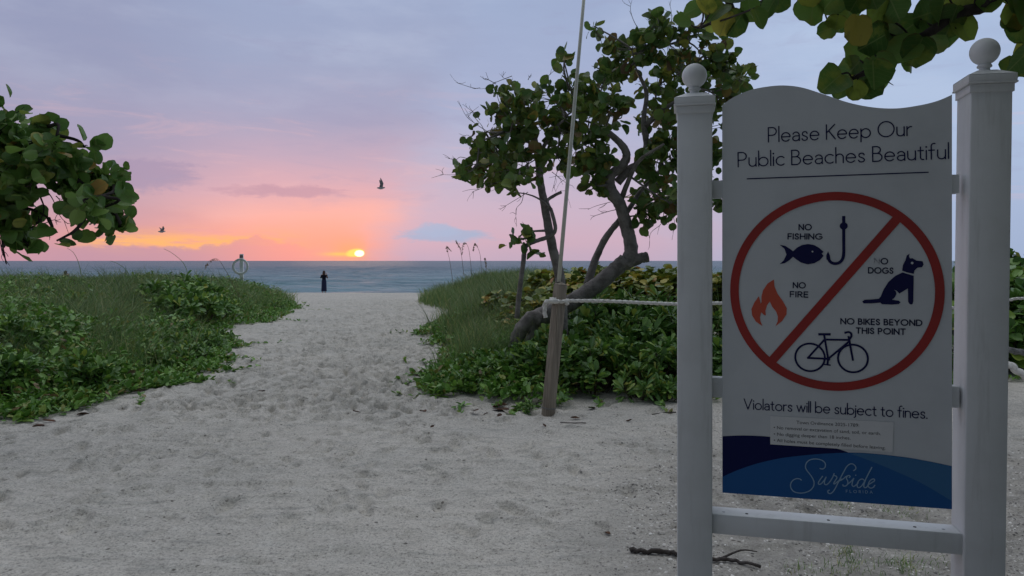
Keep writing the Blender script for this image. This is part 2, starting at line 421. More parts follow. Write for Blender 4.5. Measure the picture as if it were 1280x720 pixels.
def spline(P, n=8):
    """Catmull-Rom through the points"""
    P = np.array([tuple(p) for p in P], float)
    Q = np.vstack([2 * P[0] - P[1], P, 2 * P[-1] - P[-2]])
    o = []
    for i in range(1, len(Q) - 2):
        t = np.linspace(0, 1, n, endpoint=False)[:, None]
        a, b, c, d_ = Q[i - 1], Q[i], Q[i + 1], Q[i + 2]
        o.append(.5 * ((2 * b) + (c - a) * t + (2 * a - 5 * b + 4 * c - d_) * t ** 2 + (3 * b - a - 3 * c + d_) * t ** 3))
    return np.vstack(o + [P[-1:]])


def tag(o, label=None, cat=None, group=None, kind=None):
    if label: o['label'] = label
    if cat: o['category'] = cat
    if group: o['group'] = group
    if kind: o['kind'] = kind
    return o


def thing(name, label, cat, loc=(0, 0, 0), rz=0, group=None):
    o = bpy.data.objects.new(name, None); COL.objects.link(o)
    o.location = loc; o.rotation_euler = (0, 0, rz); o.empty_display_size = .1
    return tag(o, label, cat, group)


def local(o, P):
    """world points -> coordinates of an unrotated Empty"""
    return np.asarray([tuple(p) for p in P], float) - np.array(o.location)


def unit(v): return v / (np.linalg.norm(v, axis=-1, keepdims=True) + 1e-9)


LEAF_ROUND = (np.array([(0, 0), (-.05, .12), (-.03, .27), (.1, .42), (.28, .51), (.48, .53), (.68, .47), (.84, .34), (.95, .17), (.98, 0)]), .10)
LEAF_OBOV = (np.array([(0, 0), (.3, .06), (.62, .17), (.85, .19), (.97, .09), (1, 0)]), .05)
LEAF_OVAL = (np.array([(0, 0), (.15, .17), (.45, .3), (.75, .24), (.95, .08), (1, 0)]), .08)


def leaves(mb, pos, dirs, nrm, size, shape, curl=.25, foldv=.2):
    """many folded leaves: pos base, dirs along the midrib, nrm face normal hint"""
    out_, fold = shape
    k = len(out_)
    pts = np.vstack([np.c_[out_, np.zeros(k)], np.c_[out_[1:-1] * (1, -1), np.zeros(k - 2)]])      # k + k-2
    n = len(pos)
    X = unit(dirs); Z = unit(nrm - X * (nrm * X).sum(-1, keepdims=True)); Y = np.cross(Z, X)
    cu = RNG.normal(curl, abs(curl) * .8 + .05, n)[:, None]; fo = RNG.normal(foldv, .15, n)[:, None]
    px, py = pts[:, 0][None], pts[:, 1][None]
    pz = -cu * px ** 2 + fo * np.abs(py) + RNG.normal(0, .025, (n, len(pts)))
    pxx = px * (1 + RNG.normal(0, .03, (n, len(pts)))); pyy = py * (1 + RNG.normal(0, .04, (n, len(pts)))) * RNG.uniform(.86, 1.1, (n, 1))
    V = pos[:, None] + size[:, None, None] * (pxx[..., None] * X[:, None] + pyy[..., None] * Y[:, None] + pz[..., None] * Z[:, None])
    m = len(pts)
    L = list(range(k)); Rr = [0] + list(range(k, m)) + [k - 1]
    # split across the midrib in quads/tri so that the fold shades
    base = np.arange(n)[:, None] * m
    mb.add(V.reshape(-1, 3), [base + np.array(L[::-1]), base + np.array(Rr)])
    mb.uv.append((mb.n - n * m, np.tile(pts[:, :2], (n, 1))))
    return mb


def rand_dirs(n, up=0.):
    v = RNG.normal(0, 1, (n, 3)); v = unit(v); v[:, 2] += up
    return unit(v)


# ------------------------------------------------------------------ terrain
LEFT = np.array([(-60, 1.5), (-7.5, 5.6), (-5.6, 6.9), (-5.14, 7.15), (-4.73, 7.34), (-4.37, 8.1), (-4.5, 8.7), (-4.28, 9.07), (-4.43, 9.7), (-4.35, 10.4),
                 (-4.9, 12.2), (-5.27, 13.7), (-6.5, 15.5), (-6.75, 17.6), (-6.5, 19.2), (-7.0, 22), (-7.3, 24), (-7.6, 26.5), (-8.6, 29.5), (-11, 33), (-16, 35), (-60, 36)])
RIGHT = np.array([(-.43, 7.7), (-.71, 8.14), (-1.19, 8.6), (-1.3, 9.6), (-1.1, 11.1), (-1.16, 12.6), (-2.0, 15.0), (-2.0, 16.5), (-1.5, 19.0), (-1.9, 21.5), (-3.6, 27), (-4.1, 30), (-2.5, 34), (1, 36),
                  (60, 36), (60, 12), (10, 9.8), (6.4, 9.1), (3.5, 8.3), (1.84, 8.0), (1.2, 8.2), (.42, 7.7)])


def poly_d(P, x, y):
    """signed distance, positive inside"""
    x = np.asarray(x, float); y = np.asarray(y, float)
    ins = np.zeros(x.shape, bool); dist = np.full(x.shape, 1e9)
    for i in range(len(P)):
        ax, ay = P[i]; bx, by = P[(i + 1) % len(P)]
        c = ((ay > y) != (by > y)) & (x < (bx - ax) * (y - ay) / ((by - ay) + 1e-12) + ax)
        ins ^= c
        t = np.clip(((x - ax) * (bx - ax) + (y - ay) * (by - ay)) / ((bx - ax) ** 2 + (by - ay) ** 2), 0, 1)
        dist = np.minimum(dist, np.hypot(x - ax - t * (bx - ax), y - ay - t * (by - ay)))
    return np.where(ins, dist, -dist)


def sstep(a, b, x):
    t = np.clip((x - a) / (b - a), 0, 1); return t * t * (3 - 2 * t)


def vnoise(x, y, s, seed):
    """smooth value noise"""
    r = np.random.default_rng(seed).random((128, 128))
    u, v = x / s, y / s
    i, j = np.floor(u).astype(int), np.floor(v).astype(int); fu, fv = u - i, v - j
    fu = fu * fu * (3 - 2 * fu); fv = fv * fv * (3 - 2 * fv)
    g = lambda a, b: r[a % 128, b % 128]
    return (g(i, j) * (1 - fu) + g(i + 1, j) * fu) * (1 - fv) + (g(i, j + 1) * (1 - fu) + g(i + 1, j + 1) * fu) * fv


# trodden sand: a height map stamped with footprints
HX0, HY0, HS = -14., .5, .02
HW, HH = 1400, 1600
HM = np.zeros((HW, HH), np.float32)
def stamp(x, y, a, L, Wd, dep, rim):
    r_ = max(L, Wd) * 2.4
    i0, i1 = int((x - r_ - HX0) / HS), int((x + r_ - HX0) / HS); j0, j1 = int((y - r_ - HY0) / HS), int((y + r_ - HY0) / HS)
    i0, j0, i1, j1 = max(i0, 0), max(j0, 0), min(i1, HW), min(j1, HH)
    if i1 <= i0 or j1 <= j0: return
    X = (HX0 + np.arange(i0, i1) * HS - x)[:, None]; Y = (HY0 + np.arange(j0, j1) * HS - y)[None]
    u = X * math.cos(a) + Y * math.sin(a); v = -X * math.sin(a) + Y * math.cos(a)
    q = (u / L) ** 2 + (v / Wd) ** 2 + .25 * np.sin(u * 60 + a * 9) * np.sin(v * 55 + a * 5)
    q = np.maximum(q, 0)
    HM[i0:i1, j0:j1] += -dep * np.exp(-q ** 3.2) + rim * np.exp(-((np.sqrt(q) - 1.5) / .45) ** 2)
for _ in range(8200):
    y = random.uniform(4.2, 32)
    t = (y - 4) / 28
    x = random.gauss(-3.1 * t - 1.5, 1.5 + .7 * t + (2.2 if y < 7 else 0))
    if y < 7.5 and random.random() < .45: continue
    s = random.uniform(.7, 1.35)
    stamp(x, y, random.gauss(PI / 2 + .2, .45), .098 * s, .044 * s, random.uniform(.020, .058) * (1 if y > 7.5 else .5), random.uniform(.005, .016))
for _ in range(420):                                       # prints along the walkway that crosses in front
    x, y = random.uniform(-7, 6), random.uniform(2.4, 7.4)
    stamp(x, y, random.gauss(.2, .6), .10, .045, random.uniform(.003, .010), .002)
for _ in range(60):                                        # scuffed ridges
    x, y = random.uniform(-5, 4), random.uniform(4, 7)
    stamp(x, y, random.gauss(.1, .2), random.uniform(.3, .7), random.uniform(.02, .04), -.012, 0)


def sample_hm(x, y):
    u = np.clip((x - HX0) / HS, 0, HW - 1.001); v = np.clip((y - HY0) / HS, 0, HH - 1.001)
    i, j = u.astype(int), v.astype(int); fu, fv = u - i, v - j
    return (HM[i, j] * (1 - fu) + HM[i + 1, j] * fu) * (1 - fv) + (HM[i, j + 1] * (1 - fu) + HM[i + 1, j + 1] * fu) * fv


def ground(x, y, detail=True):
    x = np.asarray(x, float); y = np.asarray(y, float)
    b = -.83 * sstep(0, 1, (y - 20) / 68) * 2.0
    b = np.where(y > 54, np.minimum(b, -.83 - (y - 54) * .065), b)
    dl, dr = poly_d(LEFT, x, y), poly_d(RIGHT, x, y)
    far = sstep(7, 16, y)
    h = b + (.40 + .20 * far) * sstep(0, 3.2, dl) + (.34 + .36 * far) * sstep(0, 3.0, dr)
    h += .10 * (vnoise(x, y, 2.6, 1) - .5) * sstep(0, 1.5, np.maximum(dl, dr)) * 2
    h += .035 * (vnoise(x, y, 1.3, 2) - .5) + .02 * (vnoise(x + 5, y, .5, 3) - .5)
    if detail:
        path = 1 - sstep(-.1, .5, np.maximum(dl, dr))
        h += sample_hm(x, y) * path * sstep(34, 30, y)
        near = sstep(9, 5, y)
        h += path * near * (.016 * (vnoise(x * .35 + .3 * y, y, .16, 4) - .5) + .010 * (vnoise(x * .6, y, .07, 5) - .5))
        h += path * .012 * (vnoise(x, y, .13, 6) - .5) + path * (.018 - .012 * near) * (vnoise(x, y, .28, 8) - .5)
    return h


def build_ground():
    ys = [-30, -20, -12, -8, -5, -3, -1.5, -.5, .3, 1.0, 1.6]
    y = 2.0
    while y < 62: ys.append(y); y += max(.016, y * .0034)
    ys += [66, 72, 80, 95]
    ys = np.array(ys)
    t = np.concatenate([np.linspace(-6, -1.05, 40, endpoint=False), np.linspace(-1.05, 1.0, 860), np.linspace(1.0, 6, 40)[1:]])
    X = t[None, :] * (np.maximum(ys, 0)[:, None] * .84 + 2.5); Y = np.repeat(ys[:, None], len(t), 1)
    Z = ground(X, Y)
    n, m = X.shape
    i = np.arange(n - 1)[:, None] * m; j = np.arange(m - 1)[None]
    F = np.stack([i + j, i + j + 1, i + m + j + 1, i + m + j], -1).reshape(-1, 4)
    o = link('sand_ground', raw_mesh('sand_ground', np.stack([X, Y, Z], -1).reshape(-1, 3), [F]), M['sand'], None, True)
    tag(o, 'pale grey sand beach path covered in footprints', 'sand', kind='structure')


def build_sea():
    ys = [50.]
    while ys[-1] < 420: ys.append(ys[-1] * 1.0035)
    while ys[-1] < 42000: ys.append(ys[-1] * 1.12)
    ys = np.array(ys); t = np.linspace(-1.5, 1.5, 420)
    X = t[None] * ys[:, None]; Y = np.repeat(ys[:, None], len(t), 1)
    Z = np.zeros_like(X)
    for k in range(26):
        lam = RNG.uniform(1.1, 9); a = RNG.normal(-.15, .35); kx, ky = math.sin(a) * 2 * PI / lam, math.cos(a) * 2 * PI / lam
        ph = RNG.uniform(0, 7); am = .0058 * lam
        Z += am * np.sin(kx * X + ky * Y + ph) * (.35 + vnoise(X, Y, 14, 40 + k))
    Z *= sstep(420, 200, Y) * .9
    Z += -.95
    n, m = X.shape
    i = np.arange(n - 1)[:, None] * m; j = np.arange(m - 1)[None]
    F = np.stack([i + j, i + j + 1, i + m + j + 1, i + m + j], -1).reshape(-1, 4)
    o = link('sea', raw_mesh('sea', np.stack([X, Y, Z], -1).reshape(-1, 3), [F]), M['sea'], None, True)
    tag(o, 'blue grey sea with small waves up to the horizon', 'sea', kind='structure')


build_ground()
build_sea()

# ------------------------------------------------------------------ the sign
TAN = .239
S0 = Vector((at(903, 326, 2.65).x, 2.65, 0))               # left front edge of the board, on the ground
UD = Vector((1, -TAN, 0)).normalized()                     # along the board
ND = Vector((-TAN, -1, 0)).normalized()                    # toward the viewer


def brd(px, py, n=0.):
    """pixel of the photograph -> (u, v) on the plane of the board front, moved n toward the viewer"""
    D = Vector(((px - 640) / FPX, 1, -(py - 326) / FPX)); O = Vector((0, 0, EYE)); P0 = S0 + ND * n
    t = (P0 - O).dot(ND) / D.dot(ND)
    P = O + D * t - P0
    return P.dot(UD), P.z


SIGN_RZ = math.atan2(UD.y, UD.x)
sign = thing('beach_sign', 'tall white beach rules sign between two square posts with ball finials', 'sign', S0, SIGN_RZ)
# in the sign's own axes: x along the board, -y toward the viewer, z up


def spoly(pts, n, name, m, parent, thick=.0):
    me = bpy.data.meshes.new(name)
    me.from_pydata([(u, -n, v) for u, v in pts], [], [list(range(len(pts)))])
    if thick:
        bm = bmesh.new(); bm.from_mesh(me)
        r = bmesh.ops.extrude_face_region(bm, geom=bm.faces[:])
        bmesh.ops.translate(bm, verts=[g for g in r['geom'] if isinstance(g, bmesh.types.BMVert)], vec=(0, thick, 0))
        bmesh.ops.recalc_face_normals(bm, faces=bm.faces[:]); bm.to_mesh(me); bm.free()
    return link(name, me, m, parent)


def ribbon(mb, P, w, n):
    """flat stroke along the board points P; successive strokes lie a hair apart"""
    P = np.asarray(P, float); T = np.gradient(P, axis=0); T = unit(T); Nn = np.c_[-T[:, 1], T[:, 0]]
    closed = np.allclose(P[0], P[-1], atol=1e-6)
    if closed:
        t = unit((P[1] - P[-2])[None])[0]; Nn[0] = Nn[-1] = (-t[1], t[0])
    else:
        P = P.copy(); P[0] -= T[0] * w * .4; P[-1] += T[-1] * w * .4
    A = P + Nn * w / 2; B = P - Nn * w / 2
    k = len(P); V = np.vstack([np.c_[A[:, 0], np.full(k, -n), A[:, 1]], np.c_[B[:, 0], np.full(k, -n), B[:, 1]]])
    i = np.arange(k - 1)
    mb.add(V, [np.stack([i, i + 1, i + 1 + k, i + k], -1)])


def disc_pts(c, rx, ry=None, k=40): return [(c[0] + rx * math.cos(a), c[1] + (ry or rx) * math.sin(a)) for a in np.arange(k) / k * 2 * PI]


# board with the swan-neck top
top = spline([brd(*p) for p in ((903, 131), (918, 121), (940, 112), (965, 107.5), (985, 107), (1005, 110), (1030, 118), (1060, 128), (1090, 134), (1120, 135.5), (1150, 131.5), (1172, 126), (1191, 118))], 6)
BW = brd(1190, 400)[0]
bl, br = brd(903, 615), brd(1189, 637.5)
vb = (bl[1] + br[1]) / 2
outline = [(0, vb), (BW, vb)] + [(min(max(u, 0), BW), v) for u, v in top[::-1]]
board = spoly(outline, 0, 'board', M['board'], sign, thick=.014)

# posts
PN = .026                                                  # post fronts stand proud of the board
def post(pxl, pxr, leanx):
    u0, u1 = brd(pxl, 350, PN)[0], brd(pxr, 350, PN)[0]
    return u0, u1
lu0, lu1 = post(846.5, 890.5, 0)
ru0 = brd(1205.5, 400, PN)[0]; ru1 = ru0 + (lu1 - lu0)
PW = lu1 - lu0
zt = 2.175


def make_post(u0, zt, lean=0.):
    w = PW; cx = u0 + w / 2; cy = -PN + w / 2
    b = MB(); b.box(cx, cy, zt / 2 - .15, w, w, zt + .3)
    p = b.build('post', M['paint'], sign, bevel=.004)
    c = MB()
    for z0, z1, g in ((zt - .034, zt - .006, .0045), (zt - .0055, zt + .001, .0125), (zt + .0015, zt + .026, .0105)):
        c.box(cx, cy, (z0 + z1) / 2, w + 2 * g, w + 2 * g, z1 - z0)
    h = w / 2 + .0105
    c.add([(cx - h, cy - h, zt + .0265), (cx + h, cy - h, zt + .0265), (cx + h, cy + h, zt + .0265), (cx - h, cy + h, zt + .0265)] +
          [(cx - .03, cy - .03, zt + .05), (cx + .03, cy - .03, zt + .05), (cx + .03, cy + .03, zt + .05), (cx - .03, cy + .03, zt + .05)],
          [np.array([(0, 1, 5, 4), (1, 2, 6, 5), (2, 3, 7, 6), (3, 0, 4, 7), (4, 5, 6, 7)])])
    c.build('post_cap', M['paint'], p, bevel=.002)
    f = MB(); r = .0465; zc = zt + .05 + .024 + r
    prof = [(.024, zt + .046), (.019, zt + .052), (.0165, zt + .060), (.017, zt + .064), (.0225, zt + .066), (.0235, zt + .070), (.0215, zt + .074), (.0185, zt + .076)]
    prof += [(r * math.sin(a), zc - r * math.cos(a)) for a in np.linspace(.42, PI, 22)]
    f.lathe(prof, cx, cy, 36)
    f.build('ball_finial', M['paint'], p, True)
    p.rotation_euler.y = lean
    pv = Vector((u0, 0, .65)); p.location = pv - Matrix.Rotation(lean, 3, 'Y') @ pv
    return p
make_post(lu0, zt + .008); make_post(ru0, zt + .034, .0128)

# rails: two behind the board, the low one clear of it
RY = .014 + .0225
for (pl, pr) in ((225, 247), (473, 498)):
    za = brd(897, pl)[1]; zb = brd(897, pr)[1]
    MB().box((lu1 + ru0) / 2, RY, (za + zb) / 2, ru0 - lu1 - .001, .045, za - zb).build('rail', M['paint'], sign, bevel=.003)
zr1 = brd(893, 641.5)[1]; zr0 = brd(893, 666)[1]
lr = MB().box((lu1 + ru0) / 2, .035, (zr1 + zr0) / 2, ru0 - lu1 - .001, .09, zr1 - zr0).build('bottom_rail', M['paint'], sign, bevel=.003)
for px, m in ((905, 'plug'), (934, 'hole'), (1037, 'hole'), (1146, 'hole'), (1182, 'plug')):
    u = brd(px, 650)[0]
    MB().lathe([(.0055, zr1 - .004), (.0055, zr1 + .0009), (0.0005, zr1 + .0009)], u, .022, 14).build('screw_hole', M[m], lr)

# ---- stroke lettering
def arc(cx, cy, rx, ry, a0, a1, n=14):
    t = np.linspace(R(a0), R(a1), n); return [(cx + rx * math.cos(a), cy + ry * math.sin(a)) for a in t]
X_ = .60
RB = lambda cx=.29: arc(cx, .30, .29, .30, 0, 360, 26)
SS = lambda w, h: [tuple(p) for p in spline([(x * w, y * h) for x, y in ((.94, .80), (.80, .95), (.5, 1.), (.2, .93), (.08, .76), (.2, .6), (.52, .5), (.85, .38), (.97, .22), (.82, .06), (.5, 0.), (.2, .05), (.02, .2))], 4)]
dot = lambda x, y, r=.045: arc(x, y, r * .5, r * .5, 0, 360, 10)
G = {
    'P': (.52, [[(0, 0), (0, 1)], [(0, 1), (.25, 1)] + arc(.25, .73, .27, .27, 90, -90) + [(0, .46)]]),
    'l': (0., [[(0, 0), (0, 1.06)]]),
    'e': (.56, [[(.01, .31), (.56, .31)] + arc(.28, .30, .28, .30, 3, 318, 24)]),
    'a': (.42, [arc(.21, .38, .21, .22, 155, 0, 10) + [(.42, 0)], [(.42, .335), (.2, .335)] + arc(.19, .167, .19, .168, 90, 270, 12) + [(.25, 0), (.36, .06), (.42, .15)]]),
    's': (.36, [SS(.36, .6)]),
    'K': (.54, [[(0, 0), (0, 1)], [(.52, 1), (.01, .44)], [(.14, .58), (.56, 0)]]),
    'p': (.58, [[(0, .6), (0, -.28)], RB()]), 'b': (.58, [[(0, 0), (0, 1.06)], RB()]), 'd': (.58, [[(.58, 0), (.58, 1.06)], RB()]),
    'o': (.58, [RB()]), 'c': (.48, [arc(.29, .30, .29, .30, 48, 312, 22)]),
    'O': (.98, [arc(.49, .5, .49, .51, 0, 360, 40)]),
    'u': (.44, [[(0, .6), (0, .22)] + arc(.22, .22, .22, .22, 180, 360) + [(.44, .6)], [(.44, .3), (.44, 0)]]),
    'r': (.26, [[(0, 0), (0, .6)], [(0, .33)] + arc(.24, .33, .24, .26, 175, 80, 10)]),
    'i': (0., [[(0, 0), (0, .6)], dot(0, .83)]), 'j': (0., [[(0, .6), (0, -.12)] + arc(-.13, -.12, .13, .14, 0, -90, 8), dot(0, .83)]),
    'B': (.54, [[(0, 0), (0, 1)], [(0, 1), (.22, 1)] + arc(.22, .77, .23, .23, 90, -90) + [(0, .54)], [(.22, .54), (.27, .54)] + arc(.27, .27, .27, .27, 90, -90) + [(0, 0)]]),
    'h': (.44, [[(0, 0), (0, 1.06)], [(0, .3), (0, .38)] + arc(.22, .38, .22, .22, 180, 0) + [(.44, 0)]]),
    'n': (.44, [[(0, 0), (0, .6)], [(0, .3), (0, .38)] + arc(.22, .38, .22, .22, 180, 0) + [(.44, 0)]]),
    't': (.28, [[(.12, .84), (.12, .14)] + arc(.26, .14, .14, .14, 180, 285, 8), [(-.02, .6), (.28, .6)]]),
    'f': (.30, [arc(.27, .86, .16, .19, 70, 180, 9) + [(.11, 0)], [(-.03, .6), (.28, .6)]]),
    'V': (.74, [[(0, 1), (.37, 0)], [(.37, 0), (.74, 1)]]), 'w': (.76, [[(0, .6), (.19, 0)], [(.19, 0), (.38, .6)], [(.38, .6), (.57, 0)], [(.57, 0), (.76, .6)]]),
    '.': (.02, [dot(.01, .02)]), ' ': (.14, []),
    'N': (.70, [[(0, 0), (0, 1)], [(0, 1), (.70, 0)], [(.70, 0), (.70, 1)]]), 'F': (.46, [[(0, 0), (0, 1)], [(0, 1), (.46, 1)], [(0, .52), (.42, .52)]]),
    'I': (0., [[(0, 0), (0, 1)]]), 'S': (.48, [SS(.48, 1.)]), 'H': (.66, [[(0, 0), (0, 1)], [(.66, 0), (.66, 1)], [(0, .52), (.66, .52)]]),
    'G': (.88, [arc(.47, .5, .47, .5, 48, 340, 26) + [(.9, .47), (.55, .47)]]),
    'D': (.74, [[(0, 0), (0, 1)], [(0, 1), (.27, 1)] + arc(.27, .5, .48, .5, 90, -90, 20) + [(0, 0)]]),
    'R': (.52, [[(0, 0), (0, 1)], [(0, 1), (.25, 1)] + arc(.25, .74, .26, .26, 90, -90) + [(0, .48)], [(.24, .48), (.54, 0)]]),
    'E': (.46, [[(0, 0), (0, 1)], [(0, 1), (.46, 1)], [(0, .52), (.42, .52)], [(0, 0), (.46, 0)]]),
    'Y': (.66, [[(0, 1), (.33, .48)], [(.66, 1), (.33, .48)], [(.33, .48), (.33, 0)]]), 'T': (.62, [[(0, 1), (.62, 1)], [(.31, 1), (.31, 0)]]),
    'L': (.44, [[(0, 1), (0, 0)], [(0, 0), (.44, 0)]]), 'A': (.74, [[(0, 0), (.37, 1)], [(.37, 1), (.74, 0)], [(.14, .36), (.60, .36)]]),
}


def letter_line(s, pl, pr, cap, w, m, gap=.17, n0=.0012, mats=None):
    """baseline from pixel pl to pixel pr, cap height and stroke width in metres"""
    a, b_ = np.array(brd(*pl)), np.array(brd(*pr))
    x = 0; items = []
    for ch in s:
        wd, st = G[ch]
        for q in st: items.append((ch, [(px + x, py) for px, py in q]))
        x += wd + gap
    x -= gap
    sx = np.linalg.norm(b_ - a) / x; ex = unit((b_ - a)[None])[0]; ey = np.array((-ex[1], ex[0]))
    mb = MB()
    for i, (ch, q) in enumerate(items):
        q = np.array(q); P = a + q[:, :1] * sx * ex + q[:, 1:] * cap * ey
        # even sampling keeps corners tidy
        ribbon(mb, P if len(P) > 2 else np.linspace(P[0], P[1], 3), w, n0 + .00004 * (i % 12))
    return mb.build('lettering', m, board)


def vlen(p, q): return abs(brd(*p)[1] - brd(*q)[1])

cap1 = vlen((960.5, 177.6), (960.5, 159.8))
letter_line('Please Keep Our', (960.5, 177.6), (1139, 169.3), cap1, .0042, M['navy'])
letter_line('Public Beaches Beautiful', (922.7, 208.6), (1185.5, 198.2), cap1, .0042, M['navy'])
mb = MB(); ribbon(mb, np.linspace(brd(934, 223.6), brd(1160, 215.4), 4), .0042, .0012); mb.build('rule_line', M['navy'], board)
letter_line('Violators will be subject to fines.', (930, 511.0), (1158.5, 523.0), vlen((930, 511.3), (930, 498.8)), .0036, M['navy'], gap=.16)

z3 = lambda x, y: (940 + x / 4, 240 + y / 4)
z5 = lambda x, y: (900 + x / 4.235, 330 + y / 4.235)
z6 = lambda x, y: (900 + x / 4.414, 480 + y / 4.414)
z7 = lambda x, y: (975 + x / 9.846, 560 + y / 9.846)
cs = vlen(z3(232, 190), z3(232, 164)); WB = .0042
for s, l, r_ in (('NO', z3(235, 189), z3(296, 189)), ('FISHING', z3(180, 235), z3(349, 236)), ('NO', z3(206, 479), z3(266, 480)), ('FIRE', z3(191, 524), z3(278, 526)),
                 ('O', z3(645, 359), z3(677, 360)), ('DOGS', z3(582, 405), z3(704, 407)), ('NO BIKES BEYOND', z3(444, 659), z3(848, 668)), ('THIS POINT', z3(521, 706), z3(765, 712))):
    letter_line(s, l, r_, cs, WB, M['ink'], gap=.27)
letter_line('N', z3(611, 358), z3(635, 359), cs, WB, M['ghost'])

# prohibition ring and slash
ca, cb, ct, cbm = brd(911.5, 364), brd(1182, 364), brd(1047, 241), brd(1047, 487.5)
RC_ = np.array(((ca[0] + cb[0]) / 2, (ct[1] + cbm[1]) / 2)); RO = ((cb[0] - ca[0]) + (ct[1] - cbm[1])) / 4; RT = .0305
mb = MB(); ribbon(mb, [tuple(RC_ + (RO - RT / 2) * np.array((math.cos(a), math.sin(a)))) for a in np.linspace(0, 2 * PI, 121)], RT, .0022)
ring_o = mb.build('prohibition_ring', M['red'], board)
pa, pb = np.array(brd(1120.6, 274.2)), np.array(brd(966.3, 449.3)); dd = unit((pa - pb)[None])[0]
mid_ = (pa + pb) / 2; hl = math.sqrt(max((RO - RT * .5) ** 2 - np.linalg.norm((mid_ - RC_) - dd * np.dot(mid_ - RC_, dd)) ** 2, .01))
mc = mid_ - dd * np.dot(mid_ - RC_, dd)
mb = MB(); ribbon(mb, np.linspace(mc - dd * hl, mc + dd * hl, 4), RT * 1.02, .0018); mb.build('prohibition_slash', M['red'], board)


def pict(pts, f, name, m, n=.0014, smooth=0):
    q = [brd(*f(*p)) for p in pts]
    if smooth: q = [tuple(p) for p in spline(q + [q[0]], smooth)[:-1]]
    return spoly(q, n, name, m, board)
fish = pict([(138, 264), (165, 269), (188, 283), (205, 296), (225, 278), (250, 265), (280, 260), (310, 265), (335, 279), (358, 299), (348, 308), (358, 319), (340, 340), (312, 356), (278, 362), (245, 353), (222, 338), (205, 324), (186, 342), (163, 356), (138, 361), (158, 342), (172, 313), (162, 284)], z3, 'fish_symbol', M['navy'])
spoly(disc_pts(brd(*z3(302, 298)), .0030, k=14), .0019, 'eye', M['board'], fish)
mb = MB(); P = spline([brd(*z3(*p)) for p in ((458, 126), (458, 240), (458, 305), (452, 335), (436, 353), (415, 358), (395, 352), (383, 336), (380, 318))], 8)
ribbon(mb, P, .0105, .0014)
rc = brd(*z3(458, 170)); V = disc_pts(rc, .0133, k=24); mb.add([(u, -.00155, v) for u, v in V], [np.arange(24)[None]])
V = [brd(*z3(*p)) for p in ((380, 296), (371, 316), (372, 338), (392, 338), (389, 318))]; mb.add([(u, -.0017, v) for u, v in V], [np.arange(5)[None]])
mb.build('hook_symbol', M['navy'], board)
pict([(285, 82), (252, 103), (228, 138), (219, 172), (219, 203), (215, 210), (211, 190), (205, 170), (182, 203), (166, 238), (170, 273), (190, 305), (225, 329), (214, 303), (211, 281), (218, 255), (230, 268), (243, 273), (240, 248), (248, 220), (263, 198), (276, 226), (297, 252), (306, 278), (305, 304), (293, 330), (328, 302), (352, 266), (353, 234), (333, 197), (304, 157), (288, 118)], z5, 'flame_symbol', M['flame'])
dog = pict([(752, 402), (715, 420), (682, 449), (657, 488), (643, 522), (634, 533), (600, 537), (562, 539), (551, 547), (557, 557), (600, 557), (641, 553), (648, 561), (700, 563), (735, 560), (742, 551), (733, 543), (700, 539), (714, 526), (722, 510), (719, 497), (710, 488), (722, 493), (736, 508), (779, 482), (780, 548), (786, 559), (795, 563), (803, 559), (806, 545), (808, 419)], z3, 'dog_symbol', M['navy'])
hd = pict([(788, 308), (774, 317), (766, 342), (754, 366), (750, 393), (778, 403), (808, 409), (812, 392), (826, 379), (850, 375), (858, 362), (852, 346), (822, 343), (802, 331), (789, 332), (784, 320)], z3, 'dog_head', M['navy'], .00143)
hd.parent = dog
spoly(disc_pts(brd(*z3(800, 355)), .0042, k=16), .0019, 'eye', M['board'], dog)
mb = MB(); WBK = .0070; q = 0
def bst(pts, w=WBK):
    global q
    P = np.array([brd(*z5(*p)) for p in pts]); P = np.linspace(P[0], P[1], 3) if len(P) == 2 else P
    ribbon(mb, P, w, .0014 + .00005 * q); q += 1
for c in ((476, 494), (703, 500)):
    cc = np.array(brd(*z5(*c))); rr_ = abs(brd(*z5(c[0], c[1] - 73))[1] - cc[1])
    ribbon(mb, [tuple(cc + rr_ * np.array((math.cos(a), math.sin(a)))) for a in np.linspace(0, 2 * PI, 49)], WBK, .0014 + .00005 * q); q += 1
for ln in ([(465, 497), (553, 400)], [(465, 497), (572, 502)], [(551, 376), (572, 502)], [(553, 400), (685, 402)], [(572, 502), (685, 408)], [(680, 385), (703, 508)], [(572, 502), (568, 530)]): bst(ln)
bst([(525, 372), (580, 372)], .0085); bst([(554, 532), (582, 535)], .005)
P = spline([brd(*z5(*p)) for p in ((683, 400), (694, 384), (693, 368), (680, 360), (662, 364))], 5); ribbon(mb, P, WBK, .0014 + .00005 * q); q += 1
V = disc_pts(brd(*z5(572, 502)), .0072, k=18); mb.add([(u, -.0022, v) for u, v in V], [np.arange(18)[None]])
mb.build('bicycle_symbol', M['navy'], board)

# waves along the bottom
cl = lambda L: [(min(max(u, .0006), BW - .0006), max(v, vb + .0006)) for u, v in L]
nav = [tuple(p) for p in spline([brd(*p) for p in ((902.8, 545.2), (930, 544.3), (963, 546), (1000, 551), (1045, 560.5), (1066, 568), (1090, 578))], 5)]
spoly(cl(nav + [brd(1090, 612), brd(902.8, 612)]), .0008, 'navy_wave', M['navy_wave'], board)
hill = [tuple(p) for p in spline([brd(*p) for p in ((902.8, 596), (922, 587.5), (945, 579.7), (968, 574.2), (990.6, 570.6), (1036, 566.6), (1076.7, 566), (1126.5, 570.8), (1160, 576.4), (1189.5, 582.6))], 6)]
spoly(cl(hill + [(BW, vb), (0, vb)]), .0014, 'blue_wave', M['blue'], board)
div = [tuple(p) for p in spline([brd(*p) for p in ((1189.5, 626), (1150, 603), (1110, 585), (1080, 573), (1063, 567.2))], 5)]
